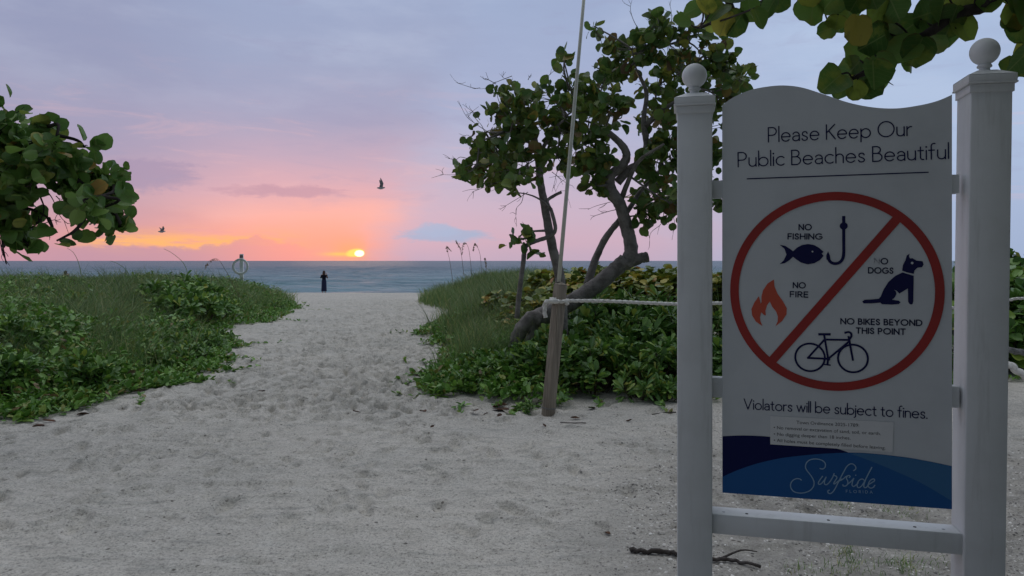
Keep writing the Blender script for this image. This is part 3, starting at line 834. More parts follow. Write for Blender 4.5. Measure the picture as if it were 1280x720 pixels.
hr = [p for p in hill if p[0] > div[-1][0] + .002]
spoly(cl(div + [(u, v - .0008) for u, v in hr]), .0019, 'pale_wave', M['blue_light'], board)
# the script name
mb = MB(); ws = .0036
scr = [[(262, 392), (235, 376), (195, 376), (155, 398), (130, 440), (134, 490), (165, 530), (220, 549), (290, 549), (360, 525), (405, 480), (418, 430), (405, 380), (370, 325), (330, 275), (312, 230), (325, 180), (365, 145), (430, 132), (500, 143), (545, 172), (558, 205), (548, 240), (520, 256), (492, 250)],
       [(522, 345), (490, 390), (470, 425), (476, 442), (500, 440), (535, 405), (566, 355)], [(566, 355), (548, 400), (545, 435), (565, 450), (590, 436), (620, 400), (650, 350), (664, 312)],
       [(664, 312), (660, 330), (690, 345), (698, 365), (680, 395), (662, 425), (664, 440), (690, 425), (720, 400), (760, 380)],
       [(905, 275), (930, 255), (925, 220), (895, 195), (860, 195), (820, 225), (785, 285), (750, 350), (715, 420), (680, 490), (650, 535), (620, 557), (592, 550), (588, 525), (605, 515)],
       [(720, 405), (765, 385), (810, 350), (845, 335), (862, 348), (850, 358)], [(825, 345), (815, 370), (830, 400), (832, 435), (810, 462), (780, 465), (772, 450)],
       [(832, 440), (870, 410), (905, 372)], [(905, 372), (888, 420), (885, 455), (905, 470), (935, 450), (960, 425)],
       [(1035, 395), (1010, 378), (975, 392), (950, 430), (948, 470), (970, 485), (1005, 460), (1040, 405), (1085, 315), (1128, 235)], [(1050, 390), (1032, 440), (1030, 475), (1050, 485), (1080, 465)],
       [(1075, 455), (1115, 430), (1155, 405), (1160, 385), (1140, 378), (1105, 400), (1085, 440), (1088, 475), (1115, 490), (1145, 480), (1165, 455)]]
for i, st in enumerate(scr): ribbon(mb, spline([brd(*z7(*p)) for p in st], 6), ws, .0026 + .00005 * i)
V = disc_pts(brd(*z7(930, 333)), .0021, k=12); mb.add([(u, -.0026, v) for u, v in V], [np.arange(12)[None]])
mb.build('script_lettering', M['skyblue'], board)
letter_line('FLORIDA', z7(812, 545), z7(1135, 556), vlen(z7(812, 545), z7(812, 513)), .0015, M['skyblue'], gap=.75, n0=.0026)
# pasted notice
stk = spoly([brd(*z6(*p)) for p in ((277, 176), (957, 210), (951, 375), (277, 332))], .0024, 'notice_sticker', M['sticker'], board, thick=.0004)


def font_line(s, pl, pr, cap, m, parent, n):
    cu = bpy.data.curves.new('txt', 'FONT'); cu.body = s; cu.size = 1.0
    t = bpy.data.objects.new('txt', cu); COL.objects.link(t)
    bpy.context.view_layer.update()
    me = bpy.data.meshes.new_from_object(t.evaluated_get(bpy.context.evaluated_depsgraph_get()))
    bpy.data.objects.remove(t)
    V = np.array([v.co for v in me.vertices]); x0, x1 = V[:, 0].min(), V[:, 0].max()
    a, b_ = np.array(brd(*pl)), np.array(brd(*pr)); ex = unit((b_ - a)[None])[0]; ey = np.array((-ex[1], ex[0])); sx = np.linalg.norm(b_ - a) / (x1 - x0)
    P = a + (V[:, :1] - x0) * sx * ex + V[:, 1:2] * cap / .72 * ey
    for v, p in zip(me.vertices, P): v.co = (p[0], -n, p[1])
    return link('lettering', me, m, parent)
ct_ = vlen(z6(318, 249), z6(318, 231))
for s, l, r_ in (('Town Ordinance 2025-1789:', z6(421, 219), z6(767, 236)), ('\u2022 No removal or excavation of sand, soil, or earth.', z6(296, 247), z6(886, 281)),
                 ('\u2022 No digging deeper than 18 inches.', z6(296, 283), z6(719, 306)), ('\u2022 All holes must be completely filled before leaving.', z6(296, 317), z6(912, 360))):
    font_line(s, l, r_, ct_, M['sticker_ink'], stk, .0028)


# ------------------------------------------------------------------ rope fence post, pole, ropes
PB = at(685, 519, 7.46); PT = at(700.5, 356, 7.5)
def make_wood_post(base, topp, w, label, extra_seed=0):
    t = thing('wooden_post', label, 'post', base)
    ax = (topp - base).normalized(); L = (topp - base).length
    q = Vector((0, 0, 1)).rotation_difference(ax).to_matrix().to_4x4() @ Matrix.Rotation(R(38), 4, 'Z')
    mb = MB(); h = w / 2
    mb.box(0, 0, L / 2 - .2, w, w, L + .4, q); mb.build('post_shaft', M['post_wood'], t, bevel=.006)
    mb = MB()
    V = [(-h, -h, L + .001), (h, -h, L + .001), (h, h, L + .001), (-h, h, L + .001), (0, 0, L + .035)]
    mb.add([q @ Vector(v) for v in V], [np.array([(0, 1, 4), (1, 2, 4), (2, 3, 4), (3, 0, 4)])]); mb.build('post_top', M['post_wood'], t)
    mb = MB(); wr = w * .72
    for hz in (.075,):
        mb.tube([q @ Vector((h * 1.03 * a, h * 1.03 * b, hz)) for a, b in ((-1, -1), (1, -1), (1, 1), (-1, 1), (-1, -1))], .005, 6)
    mb.build('wire_band', M['rope_grey'], t)
    return t
make_wood_post(PB, PT, .104, 'weathered square wooden post with a rope knotted round it')
hp_b = Vector((5.0, 7.9, float(ground(5.0, 7.9)))); hp_t = hp_b + Vector((0.02, 0, 1.18))
make_wood_post(hp_b, hp_t, .11, 'square wooden rope post standing behind the right sign post')
eb = Vector((8.68, 8.42, float(ground(8.68, 8.42)))); make_wood_post(eb, eb + Vector((.01, 0, 1.25)), .11, 'square wooden rope post at the far end of the two ropes right of the sign')
ax = (PT - PB).normalized()
pol = MB(); p0 = PT + ax * .03 + Vector((-.02, -.0, 0)); p1 = at(735, -60, 7.62)
pol.tube([p0, p0.lerp(p1, .3), p0.lerp(p1, .65), p1], [.022, .021, .019, .017], 14)
tag(pol.build('flag_pole', M['pole'], None, True), 'thin cream pole rising from the top of the wooden post', 'pole')


def rope(P, rad, m, label, n=40):
    P = spline(P, n); mb = MB()
    mb.tube(P, rad, 12, twist=2 * PI / (rad * 11), lobes=3, lob=.22)
    return tag(mb.build('rope', m, None, True), label, 'rope')
kz = at(700, 376, 7.45)
kn = []
for i in range(15):                                        # two turns round the post
    a = -.6 + i / 14 * 2 * PI * 1.75
    kn.append(kz + Vector((math.cos(a) * .088 - .005, math.sin(a) * .088 + .03, -.03 + .05 * i / 14)))
knot_tail = [kz + Vector((-.02, -.09, .0)), kz + Vector((-.10, -.11, .005)), kz + Vector((-.155, -.08, -.012)), kz + Vector((-.165, -.06, -.07)), kz + Vector((-.16, -.055, -.14)), kz + Vector((-.155, -.05, -.17))]
r1 = [kz + Vector((.09, .02, .0)), at(760, 376.5, 7.5), at(845, 380, 7.55), at(897, 379, 7.6), at(1050, 378, 7.75), hp_t + Vector((-.07, -.04, -.10))]
k_o = rope(kn[::1], .018, M['rope'], 'white twisted rope wound round the wooden post and running to the right', 8)
mb = MB(); mb.tube(spline(r1, 40), .017, 12, twist=2 * PI / (.017 * 11), lobes=3, lob=.22); o = mb.build('rope_span', M['rope'], k_o, True)
mb = MB(); mb.tube(spline(knot_tail, 14), .020, 12, twist=2 * PI / (.021 * 11), lobes=3, lob=.22); mb.build('rope_end', M['rope'], k_o, True)
hq = hp_t
rope([hq + Vector((.06, -.05, -.10)), at(1262, 375, 7.9), at(1285, 373, 7.9), at(1400, 373, 8.1), at(1560, 372, 8.35)], .014, M['rope'], 'thin white rope at chest height right of the sign', 30)
rope([hq + Vector((.06, -.03, -.58)), at(1262, 438, 7.9), at(1285, 441, 7.9), at(1400, 446, 8.05), at(1560, 440, 8.35)], .032, M['rope_grey'], 'dark grey weathered rope crossing low right of the sign', 30)
rope([hq + Vector((.05, -.06, -.64)), at(1262, 457, 7.6), at(1270, 463, 7.55), at(1283, 471, 7.5), at(1312, 492, 7.42), at(1338, 512, 7.4), at(1352, 519, 7.38), at(1372, 520.5, 7.35)], .036, M['rope'], 'thick white rope end drooping below the grey rope', 30)


# ------------------------------------------------------------------ sea grape trees
class Tree:
    def __init__(s, name, label, loc, bark, group=None):
        s.t = thing(name, label, 'tree', loc, group=group); s.w, s.c = MB(), MB(); s.sk = []; s.bark = bark
    def limb(s, P, r0, r1, n=7, k=9, jit=.05, wob=.0):
        P = spline(P, n)
        if wob: P[1:-1] += RNG.normal(0, wob, (len(P) - 2, 3))
        s.w.tube(local(s.t, P), np.linspace(r0, r1, len(P)), k, jit=jit)
        s.sk.append(P); return P
    def nearest(s, q):
        S = np.vstack(s.sk); return S[np.argmin(((S - q) ** 2).sum(1))]
    def sprigs(s, C, size, nl=(4, 7), twig=.004, shape=LEAF_ROUND, spread=.12, up=.5, droop=.0, hub=None):
        """leafy shoots at the points C, each tied to hub or the nearest wood by a twig"""
        for c in C:
            h = s.nearest(c) if hub is None else hub
            ax_ = unit((c - h)[None] + RNG.normal(0, .02, (1, 3)))[0]
            if np.linalg.norm(c - h) > .03:
                m1 = h + (c - h) * .5 + RNG.normal(0, .04 * np.linalg.norm(c - h) + .004, 3)
                s.w.tube(local(s.t, spline([h, m1, c], 3)), np.linspace(twig * 1.6, twig * .8, 7), 4, cap=False)
            n = RNG.integers(nl[0], nl[1] + 1)
            dirs = unit(ax_ * .5 + rand_dirs(n) * 1.0 + np.array((0, 0, -droop)))
            pos = c + dirs * .02 + RNG.normal(0, spread * .35, (n, 3))
            nr = unit(rand_dirs(n) * .9 + np.array((0, 0, up)) + ax_ * .35)
            leaves(s.c, local(s.t, pos), dirs, nr, size * RNG.uniform(.6, 1.15, n), shape, .22, .30)
    def blob(s, c, rad, n, size, flat=.8, hollow=.45, dens=1., **kw):
        c = np.array(c); n = max(1, int(n * dens + .5)); v = rand_dirs(n); rr = rad * (hollow + (1 - hollow) * RNG.random(n) ** .6)
        P = c + v * rr[:, None] * np.array((1, .9, flat))
        h = s.nearest(c)
        if np.linalg.norm(h - c) > .08:
            s.limb([h, h + (c - h) * .5 + RNG.normal(0, .05, 3), c], .018, .009, 4, 5)
        s.sprigs(P, size, **kw)
    def twigs(s, P0, P1, r0=.006, r1=.002, forks=3, amp=.06):
        P0, P1 = np.array(P0), np.array(P1); L = np.linalg.norm(P1 - P0)
        Q = [P0] + [P0 + (P1 - P0) * f + RNG.normal(0, amp * L, 3) for f in (.35, .7)] + [P1]
        P = spline(Q, 4); s.w.tube(local(s.t, P), np.linspace(r0, r1, len(P)), 5, cap=False)
        for _ in range(forks):
            i = RNG.integers(3, len(P) - 1); d_ = unit(((P1 - P0) / L + RNG.normal(0, .6, 3))[None])[0]
            e = P[i] + d_ * L * RNG.uniform(.18, .4)
            s.w.tube(local(s.t, spline([P[i], (P[i] + e) / 2 + RNG.normal(0, .03 * L, 3), e], 3)), np.linspace(r0 * .6, r1, 7), 4, cap=False)
    def done(s, leaf):
        s.w.build('trunk', s.bark, s.t, True)
        if s.c.n: return s.c.build('crown', leaf, s.t)


def A(L, Y): return [at(p[0], p[1], Y + (p[2] if len(p) > 2 else 0)) for p in L]


# --- the large gnarled tree beside the path
YB = 10.2
tb = at(660, 430, YB); tb.z = float(ground(tb.x, tb.y, False)) - .05
T2 = Tree('sea_grape_tree', 'large gnarled sea grape tree with a thick grey trunk leaning right', tb, M['bark'])
T2.limb([tb + Vector((-.22, .1, .0))] + A([(655, 412), (676, 396), (700, 385), (733, 366), (760, 345), (782, 325)], YB), 0.143, 0.105, 7, 14, .05)
T2.limb(A([(668, 402, -.1), (662, 425, -.15), (655, 450, -.2)], YB), 0.084, 0.042, 5, 10, .08)
T2.limb(A([(700, 388, .1), (716, 410, 0), (722, 432, -.05)], YB), 0.067, 0.034, 5, 10, .08)
T2.limb(A([(655, 414), (664, 398), (676, 400)], YB - .12), 0.101, 0.109, 4, 12, .10)
T2.limb(A([(758, 347), (780, 331), (797, 324), (810, 321)], YB), 0.097, 0.071, 6, 12, .06)
T2.limb(A([(781, 332), (789, 312), (783, 284), (776, 258), (763, 235), (764, 219), (776, 209), (783, 197), (780, 185), (768, 172), (755, 162)], YB), 0.105, 0.042, 7, 12, .045)
T2.limb(A([(772, 228, .1), (786, 212, .1), (799, 203, .1), (808, 184, .15), (805, 160, .15), (805, 145, .2), (808, 117, .2), (800, 95, .2)], YB), 0.063, 0.025, 7, 10, .045)
T2.limb(A([(806, 158, .15), (825, 140, .1), (845, 127, 0), (872, 110, -.1)], YB), 0.046, 0.021, 6, 8, .05)
T2.limb(A([(734, 356, .35), (744, 325, .35), (757, 298, .3), (773, 277, .2), (786, 262, .15), (800, 240, .3), (824, 215, .4)], YB), 0.063, 0.025, 6, 10, .05)
T2.limb(A([(776, 250, .1), (786, 225, -.1), (800, 200, -.3), (830, 180, -.5)], YB), 0.042, 0.017, 6, 8, .05)
T2.limb(A([(762, 165), (745, 155, .1), (725, 150, .2)], YB), 0.025, 0.013, 5, 7)
for (px, py, rp, n) in ((752, 110, 34, 24), (790, 62, 36, 26), (836, 55, 34, 24), (880, 70, 34, 22), (910, 92, 24, 14), (850, 92, 38, 26), (735, 160, 28, 18), (760, 140, 26, 16), (820, 110, 30, 16),
                        (820, 150, 28, 14), (752, 200, 24, 14), (735, 185, 22, 12), (828, 205, 34, 26), (818, 240, 30, 26), (838, 255, 26, 18), (835, 175, 26, 14), (855, 140, 36, 22), (870, 200, 34, 22), (880, 160, 34, 20), (895, 120, 30, 16),
                        (770, 85, 30, 18), (720, 205, 14, 7), (742, 232, 12, 6), (752, 243, 9, 4), (805, 268, 14, 9), (724, 130, 20, 9), (900, 240, 20, 12), (815, 35, 18, 8), (743, 33, 5, 2), (705, 76, 5, 2), (866, 44, 14, 6), (926, 100, 10, 4)):
    dY = RNG.normal(0, .35)
    T2.blob(at(px, py, YB + dY), rp / FPX * YB * .92, n, .150, up=.3, nl=(3, 6), dens=.80)
for a_, b_ in (((870, 40), (895, 5)), ((838, 40), (836, 2)), ((800, 40), (790, 0)), ((815, 30), (812, 18)), ((855, 250), (840, 300)), ((795, 240), (735, 262)), ((770, 262), (738, 275)), ((830, 262), (812, 305)), ((905, 110), (935, 80)), ((880, 60), (915, 45)), ((750, 60), (745, 35))):
    T2.twigs(at(*a_, YB + .1), at(*b_, YB + RNG.normal(0, .2)))
T2.done(M['seagrape_dry'])

# --- the slim leaning one left of it
YA = 9.4
ta = at(706, 420, YA); ta.z = float(ground(ta.x, ta.y, False)) - .05
T1 = Tree('sea_grape_tree', 'slim sea grape tree with a thin straight trunk and spiky bare twigs', ta, M['bark'])
T1.limb([ta] + A([(700, 352), (691, 312), (683, 270), (676, 230), (672, 196), (668, 172), (660, 150)], YA), .075, .03, 7, 10, .04)
T1.limb(A([(672, 196), (684, 176), (694, 160), (705, 150)], YA), .03, .014, 5, 8)
T1.limb(A([(670, 185), (650, 170), (630, 165)], YA), .025, .012, 5, 8)
T1.limb(A([(668, 172), (655, 140), (648, 120)], YA), .02, .010, 5, 8)
for (px, py, rp, n) in ((625, 130, 26, 15), (655, 122, 28, 18), (690, 125, 30, 20), (640, 155, 32, 22), (606, 165, 22, 12), (596, 178, 16, 7), (622, 190, 32, 22), (596, 205, 22, 12), (660, 170, 34, 24), (700, 165, 32, 20), (640, 212, 26, 16),
                        (612, 220, 16, 8), (660, 205, 26, 14), (695, 195, 24, 11), (715, 140, 28, 16), (655, 225, 10, 5), (584, 212, 8, 4), (720, 110, 20, 9), (650, 295, 9, 4), (664, 318, 5, 1), (640, 298, 7, 2), (705, 76, 6, 2)):
    T1.blob(at(px, py, YA + RNG.normal(0, .3)), rp / FPX * YA * .95, n, .140, up=.3, nl=(3, 5), dens=.7)
dk = MB()
for a_, b_ in (((600, 110), (570, 103)), ((620, 105), (600, 95)), ((640, 110), (632, 90)), ((660, 100), (664, 92)), ((680, 100), (695, 88)), ((610, 165), (573, 126)), ((600, 150), (578, 130)), ((590, 200), (556, 196)), ((590, 215), (550, 218)), ((640, 220), (590, 240)), ((640, 235), (597, 232)),
               ((660, 240), (625, 262)), ((655, 240), (645, 275)), ((690, 215), (712, 232)), ((700, 205), (690, 240)), ((725, 180), (705, 265)), ((700, 100), (705, 85)), ((640, 95), (606, 112)), ((610, 180), (580, 172))):
    T1.twigs(at(*a_, YA), at(*b_, YA + RNG.normal(0, .15)), .005, .0018, 4, .08)
T1.limb(A([(646, 398, -.2), (650, 360, -.2), (654, 330, -.2), (657, 309, -.15), (668, 302, -.15), (683, 297, -.1), (694, 288, -.1), (690, 266, -.1), (684, 252, -.05), (692, 245, 0), (702, 240, 0)], YA), .034, .02, 7, 8, .06)
T1.limb(A([(690, 262, -.1), (676, 250, -.1), (660, 243, -.1), (640, 240, -.1)], YA), .018, .006, 6, 6, .06)
T1.twigs(at(655, 300, YA - .15), at(640, 296, YA - .2)); T1.twigs(at(672, 302, YA - .15), at(655, 284, YA - .2))
T1.done(M['seagrape_dry'])

# --- the branch hanging in from the left
YL = 6.4
tl = Vector((-6.6, 6.6, float(ground(-6.6, 6.6, False)) - .05))
T3 = Tree('sea_grape_tree', 'dense dark green sea grape branch reaching in from the left edge', tl, M['bark_dark'])
T3.limb([tl, tl + Vector((.1, 0, .9)), tl + Vector((.35, -.05, 1.7)), at(-60, 235, YL)], .11, .06, 7, 10, .05)
T3.limb(A([(-60, 235), (-10, 225), (40, 218), (85, 222), (118, 238), (140, 262), (150, 278)], YL), .05, .014, 6, 8, .05)
T3.limb(A([(-30, 228), (10, 200), (45, 175), (65, 165)], YL), .03, .012, 6, 8)
T3.limb(A([(-40, 240), (5, 255), (40, 262), (60, 272)], YL), .025, .008, 6, 8)
T3.limb(A([(-20, 262), (0, 290), (4, 312), (8, 330)], YL), .012, .005, 6, 6)
T3.limb(A([(40, 222), (50, 245), (55, 262), (48, 280)], YL), .010, .004, 5, 6)
for (px, py, rp, n) in ((15, 168, 24, 24), (42, 172, 22, 20), (-15, 160, 24, 20), (64, 158, 9, 5), (70, 185, 18, 14), (20, 200, 28, 30), (58, 205, 26, 26), (88, 198, 16, 10), (84, 220, 22, 20), (112, 222, 17, 13), (110, 184, 7, 3), (142, 214, 9, 5), (128, 240, 17, 13), (144, 258, 14, 11), (152, 282, 9, 6), (146, 232, 9, 5),
                        (108, 250, 14, 8), (113, 268, 9, 4), (10, 235, 26, 26), (-20, 220, 36, 34), (40, 228, 18, 11), (-10, 275, 26, 22), (12, 296, 14, 8), (36, 306, 10, 4), (20, 268, 18, 10), (-8, 128, 8, 4), (60, 285, 6, 2), (75, 301, 5, 2), (95, 252, 10, 5), (40, 285, 7, 3), (98, 236, 14, 8), (128, 262, 11, 6), (136, 276, 8, 4), (140, 244, 12, 7), (-40, 190, 40, 40), (-50, 260, 40, 40)):
    T3.blob(at(px - 4 if px > 60 else px, py, YL + RNG.normal(0, .22)), rp / FPX * YL * .95, n, .128, up=.35, nl=(3, 5), hollow=.3, dens=.66)
for a_, b_ in (((60, 240), (85, 280)), ((70, 245), (80, 255)), ((48, 270), (62, 300)), ((5, 150), (30, 134)), ((0, 300), (12, 332)), ((45, 280), (70, 275))):
    T3.twigs(at(*a_, YL), at(*b_, YL), .005, .002, 3, .07)
T3.done(M['seagrape'])

# --- the tree overhead on the right: trunk just out of the picture
YR = 3.0
tr_ = Vector((3.9, 3.1, -.05))
T4 = Tree('sea_grape_tree', 'large leaved sea grape branches hanging over the sign from above', tr_, M['bark_dark'])
T4.limb([tr_, tr_ + Vector((-.1, -.05, 1.2)), tr_ + Vector((-.35, -.1, 2.1)), tr_ + Vector((-1.0, -.1, 2.75)), at(1300, -120, YR)], .14, .06, 7, 12, .05)
T4.limb(A([(1300, -120), (1262, -30), (1235, 5), (1195, 18), (1160, 42), (1125, 60), (1095, 85), (1065, 98)], YR), .035, .009, 6, 8, .05)
T4.limb(A([(1300, -120), (1180, -90), (1060, -60), (1000, -20), (950, 5), (905, 22), (875, 35)], YR + .15), .03, .006, 7, 8, .05)
T4.limb(A([(1300, -120), (1330, -40), (1320, 20), (1290, 55), (1270, 75)], YR), .03, .008, 6, 8, .05)
T4.limb(A([(1180, -90), (1120, -50), (1060, -20), (1030, 10)], YR + .1), .02, .006, 5, 8, .05)
T4.limb([tr_ + Vector((-.35, -.1, 2.1)), Vector((2.8, 1.5, 3.2)), Vector((1.6, .4, 3.7)), Vector((.3, -1.0, 4.0))], .08, .03, 7, 8)  # this limb and the next carry the added out-of-view crown
T4.limb([tr_ + Vector((-.35, -.1, 2.1)), Vector((4.2, 1.0, 3.2)), Vector((3.2, -1.0, 3.8)), Vector((2.2, -2.6, 4.0))], .08, .03, 7, 8)


def hand_leaves(T, L, Y, mm=None):
    """single leaves read off the photograph: centre px, py, width, midrib angle in degrees, tilt away, depth"""
    for (px, py, sz, ang) in L:
        Yd = Y + RNG.normal(0, .09); c = np.array(at(px, py, Yd)); s_ = .92 * sz / FPX * Yd
        a = R(ang); dr = np.array((math.cos(a), RNG.normal(0, .3), math.sin(a)))
        nr = np.array((RNG.normal(0, .35), -1 if RNG.random() < .5 else 1, RNG.normal(.1, .4)))
        base = c - unit(dr[None])[0] * s_ * .5
        leaves(T.c, local(T.t, base[None]), dr[None], nr[None], np.array([s_]), LEAF_ROUND, .16, .24)
        h = T.nearest(base); 
        if np.linalg.norm(h - base) < .6: T.w.tube(local(T.t, spline([h, (h + base) / 2 + RNG.normal(0, .01, 3), base], 3)), .004, 4, cap=False)


hand_leaves(T4, [(866, 12, 26, 200), (880, 5, 30, 120), (895, 12, 32, 220), (905, 30, 34, 250), (922, 28, 38, 240), (938, 12, 34, 280), (950, 22, 30, 300), (972, 2, 34, 250), (960, 8, 26, 230), (890, 30, 24, 200), (852, 26, 26, 185),
                 (1014, 14, 42, 260), (1040, 0, 44, 240), (1045, 30, 30, 250), (1032, 38, 28, 200), (1060, 12, 40, 280), (1072, 0, 36, 240), (1090, -4, 40, 300), (1052, 30, 26, 260), (1010, -8, 34, 200),
                 (1098, 12, 40, 230), (1118, 10, 42, 300), (1092, 52, 44, 210), (1108, 40, 44, 250), (1130, 40, 50, 220), (1152, 42, 52, 290), (1150, 20, 44, 200), (1175, 12, 46, 250), (1170, 48, 44, 300), (1190, 28, 44, 260), (1206, 32, 44, 290), (1195, 2, 46, 220), (1218, -2, 44, 300), (1145, 66, 44, 250), (1128, 62, 46, 200), (1165, 60, 36, 280), (1178, 46, 36, 240), (1138, 80, 26, 260),
                 (1072, 72, 46, 215), (1060, 92, 44, 235), (1042, 100, 40, 215), (1078, 100, 44, 255), (1094, 92, 42, 270), (1104, 82, 36, 300), (1066, 112, 36, 240), (1085, 112, 34, 230), (1050, 110, 30, 200), (1100, 104, 28, 260),
                 (1232, 0, 40, 260), (1250, -6, 44, 240), (1268, -2, 44, 300), (1270, 20, 40, 220), (1278, 35, 38, 280), (1262, 32, 26, 200), (1272, 75, 40, 230), (1282, 82, 38, 270), (1265, 85, 30, 250), (1290, 65, 44, 220), (1284, 10, 40, 260), (1258, 20, 24, 250), (1295, 45, 40, 240)], YR)
for (px, py, rp, n) in ((1000, -90, 40, 8), (1080, -80, 40, 10), (1150, -75, 44, 12), (1220, -95, 40, 8), (1330, -60, 26, 6), (930, -60, 26, 6), (1345, 40, 26, 10)):
    T4.blob(at(px, py, YR + RNG.normal(.1, .15)), rp / FPX * YR, n, .165, up=.4, nl=(2, 4))
for c in ((2.6, 2.4, 3.3), (3.2, 1.4, 3.4), (1.7, 1.3, 3.45), (2.4, .3, 3.7), (.9, .5, 3.6), (1.5, -.6, 3.9), (.1, -.5, 3.8), (3.4, -.2, 3.6), (2.6, -1.4, 3.9), (.6, -1.7, 4.0), (1.8, -2.4, 4.0), (2.2, -3.2, 3.0), (3.6, -2.6, 2.7), (.6, -3.4, 3.2), (4.4, -1.2, 2.6), (1.4, -3.8, 2.3), (-.6, -3.4, 3.0), (3.5, 1.0, 2.5), (3.0, .1, 2.3), (3.9, 1.9, 2.1), (3.3, -.9, 2.0), (4.2, .6, 1.6), (4.2, .8, 3.3), (3.6, 2.6, 3.1), (-.6, -1.4, 4.1), (2.9, -2.6, 3.9)):
    T4.blob(c, .85, 44, .19, up=.5, nl=(3, 5), flat=.5)  # extra unseen foliage, added to shade the sign and the near sand
T4.twigs(at(1195, 20, YR), at(1178, 48, YR)); T4.twigs(at(1100, 84, YR), at(1112, 104, YR), .004, .0015)
crown4 = T4.done(M['seagrape_near'])
yl = MB(); s_ = 36 / FPX * (YR - .12)
leaves(yl, local(T4.t, [np.array(at(1072, 20, YR - .12))]), np.array([(-.05, .1, -1.)]), np.array([(0.1, -1, .1)]), np.array([s_ * 1.1]), LEAF_ROUND, .05, .1)
leaves(yl, local(T4.t, [np.array(at(1246, 92, YR + .2))]), np.array([(-.2, .1, -1.)]), np.array([(0.2, -1, .1)]), np.array([s_ * .8]), LEAF_ROUND, .05, .1)
tag(yl.build('yellow_leaves', M['yellow_leaf'], T4.t), 'yellowing leaves among the dark ones')


# ------------------------------------------------------------------ dune vegetation
def scatter(n, xr, yr, fn):
    """random ground points kept with probability fn(x, y)"""
    x = RNG.uniform(*xr, n); y = RNG.uniform(*yr, n); k = RNG.random(n) < fn(x, y)
    return x[k], y[k]


def in_view(x, y): return np.abs(x) < .80 * y + 2.4


def grass_blades(mb, x, y, z, h, w, lean, wind=(.25, -.1), seg=4):
    n = len(x); a = RNG.uniform(0, 2 * PI, n)
    ld = np.stack([np.cos(a) * lean + wind[0], np.sin(a) * lean + wind[1]], -1) * h[:, None] * RNG.uniform(.3, 1.1, n)[:, None]
    b = RNG.uniform(0, 2 * PI, n); wd = np.stack([np.cos(b), np.sin(b), np.zeros(n)], -1) * w[:, None]
    t = np.linspace(0, 1, seg + 1)
    rows = []
    for tt in t:
        c = np.stack([x + ld[:, 0] * tt ** 1.9, y + ld[:, 1] * tt ** 1.9, z + h * (tt - .22 * tt ** 2.5 * np.hypot(ld[:, 0], ld[:, 1]) / h)], -1)
        ww = wd * (1 - tt ** 1.6 * .93)
        rows += [c - ww / 2, c + ww / 2]
    V = np.stack(rows, 1); m = 2 * (seg + 1)
    base = np.arange(n)[:, None] * m
    F = [base + np.array((2 * i, 2 * i + 1, 2 * i + 3, 2 * i + 2)) for i in range(seg)]
    mb.add(V.reshape(-1, 3), [np.concatenate(F)])


def grass_field(poly, n, xr, yr, dens, hfun, name, label):
    x, y = scatter(n, xr, yr, lambda x, y: dens(x, y, poly_d(poly, x, y)) * in_view(x, y))
    # blades grow in tufts
    x = x + RNG.normal(0, .05, len(x)); y = y + RNG.normal(0, .05, len(y))
    z = ground(x, y, False) - .02
    h = hfun(x, y) * RNG.uniform(.55, 1.15, len(x))
    mb = MB(); grass_blades(mb, x, y, z, h, np.clip(.0009 * y, .006, .02) * RNG.uniform(.6, 1.2, len(x)), .75)
    o = mb.build(name, M['grass'])
    tag(o, label, 'grass', kind='stuff'); return len(x)


clump = lambda x, y: vnoise(x, y, .9, 21) * .6 + vnoise(x, y, 2.3, 22) * .4
ng = grass_field(LEFT, 480000, (-30, -4), (7.2, 33), lambda x, y, d: sstep(.25, 1.2, d) * (sstep(.35, .6, clump(x, y)) * .75 + .12 + .3 * sstep(17, 24, y)) * np.clip(13 / y, .25, 1),
            lambda x, y: .30 + .40 * clump(x, y), 'dune_grass', 'long bluish green beach grass covering the left dune')
ng2 = grass_field(RIGHT, 150000, (-5, 3.2), (9.8, 34), lambda x, y, d: sstep(.0, .6, d) * (sstep(.25, .55, clump(x, y)) * .7 + .3) * (1 - sstep(-.6, 1.6, x - (y - 12) * .09)) * np.clip(14 / y, .35, 1),
            lambda x, y: (.38 + .36 * clump(x, y) + .1 * sstep(14, 24, y)), 'dune_grass', 'tall beach grass on the dune right of the path')
ng3 = grass_field(RIGHT, 60000, (0, 26), (9, 33), lambda x, y, d: sstep(.5, 1.5, d) * sstep(.4, .6, clump(x, y)) * np.clip(12 / y, .3, 1), lambda x, y: .5 + .3 * clump(x, y), 'dune_grass', 'scattered grass blades between the shrubs on the right dune')


def creeper(poly, n, xr, yr, dens, name, label, hmax=.22):
    x, y = scatter(n, xr, yr, lambda x, y: dens(x, y, poly_d(poly, x, y)) * in_view(x, y))
    z = ground(x, y, False); mb = MB()
    d_ = poly_d(poly, x, y); mound = np.clip(.3 + d_ * .8, .15, 1) * (.45 + .9 * vnoise(x, y, .55, 31))
    for _ in range(7):
        k = len(x); a = RNG.uniform(0, 2 * PI, k); e = RNG.uniform(.05, 1.1, k)
        dr = np.stack([np.cos(a) * np.cos(e), np.sin(a) * np.cos(e), np.sin(e)], -1)
        p = np.stack([x + RNG.normal(0, .035, k), y + RNG.normal(0, .035, k), z + mound * hmax * RNG.uniform(.15, 1.0, k)], -1)
        leaves(mb, p, dr, np.array((0, 0, 1.)) + RNG.normal(0, .35, (k, 3)), RNG.uniform(.06, .125, k), LEAF_OVAL if _ % 2 else LEAF_OBOV, .2, .2)
    o = mb.build(name, M['creeper']); tag(o, label, 'ground cover', kind='stuff'); return len(x)


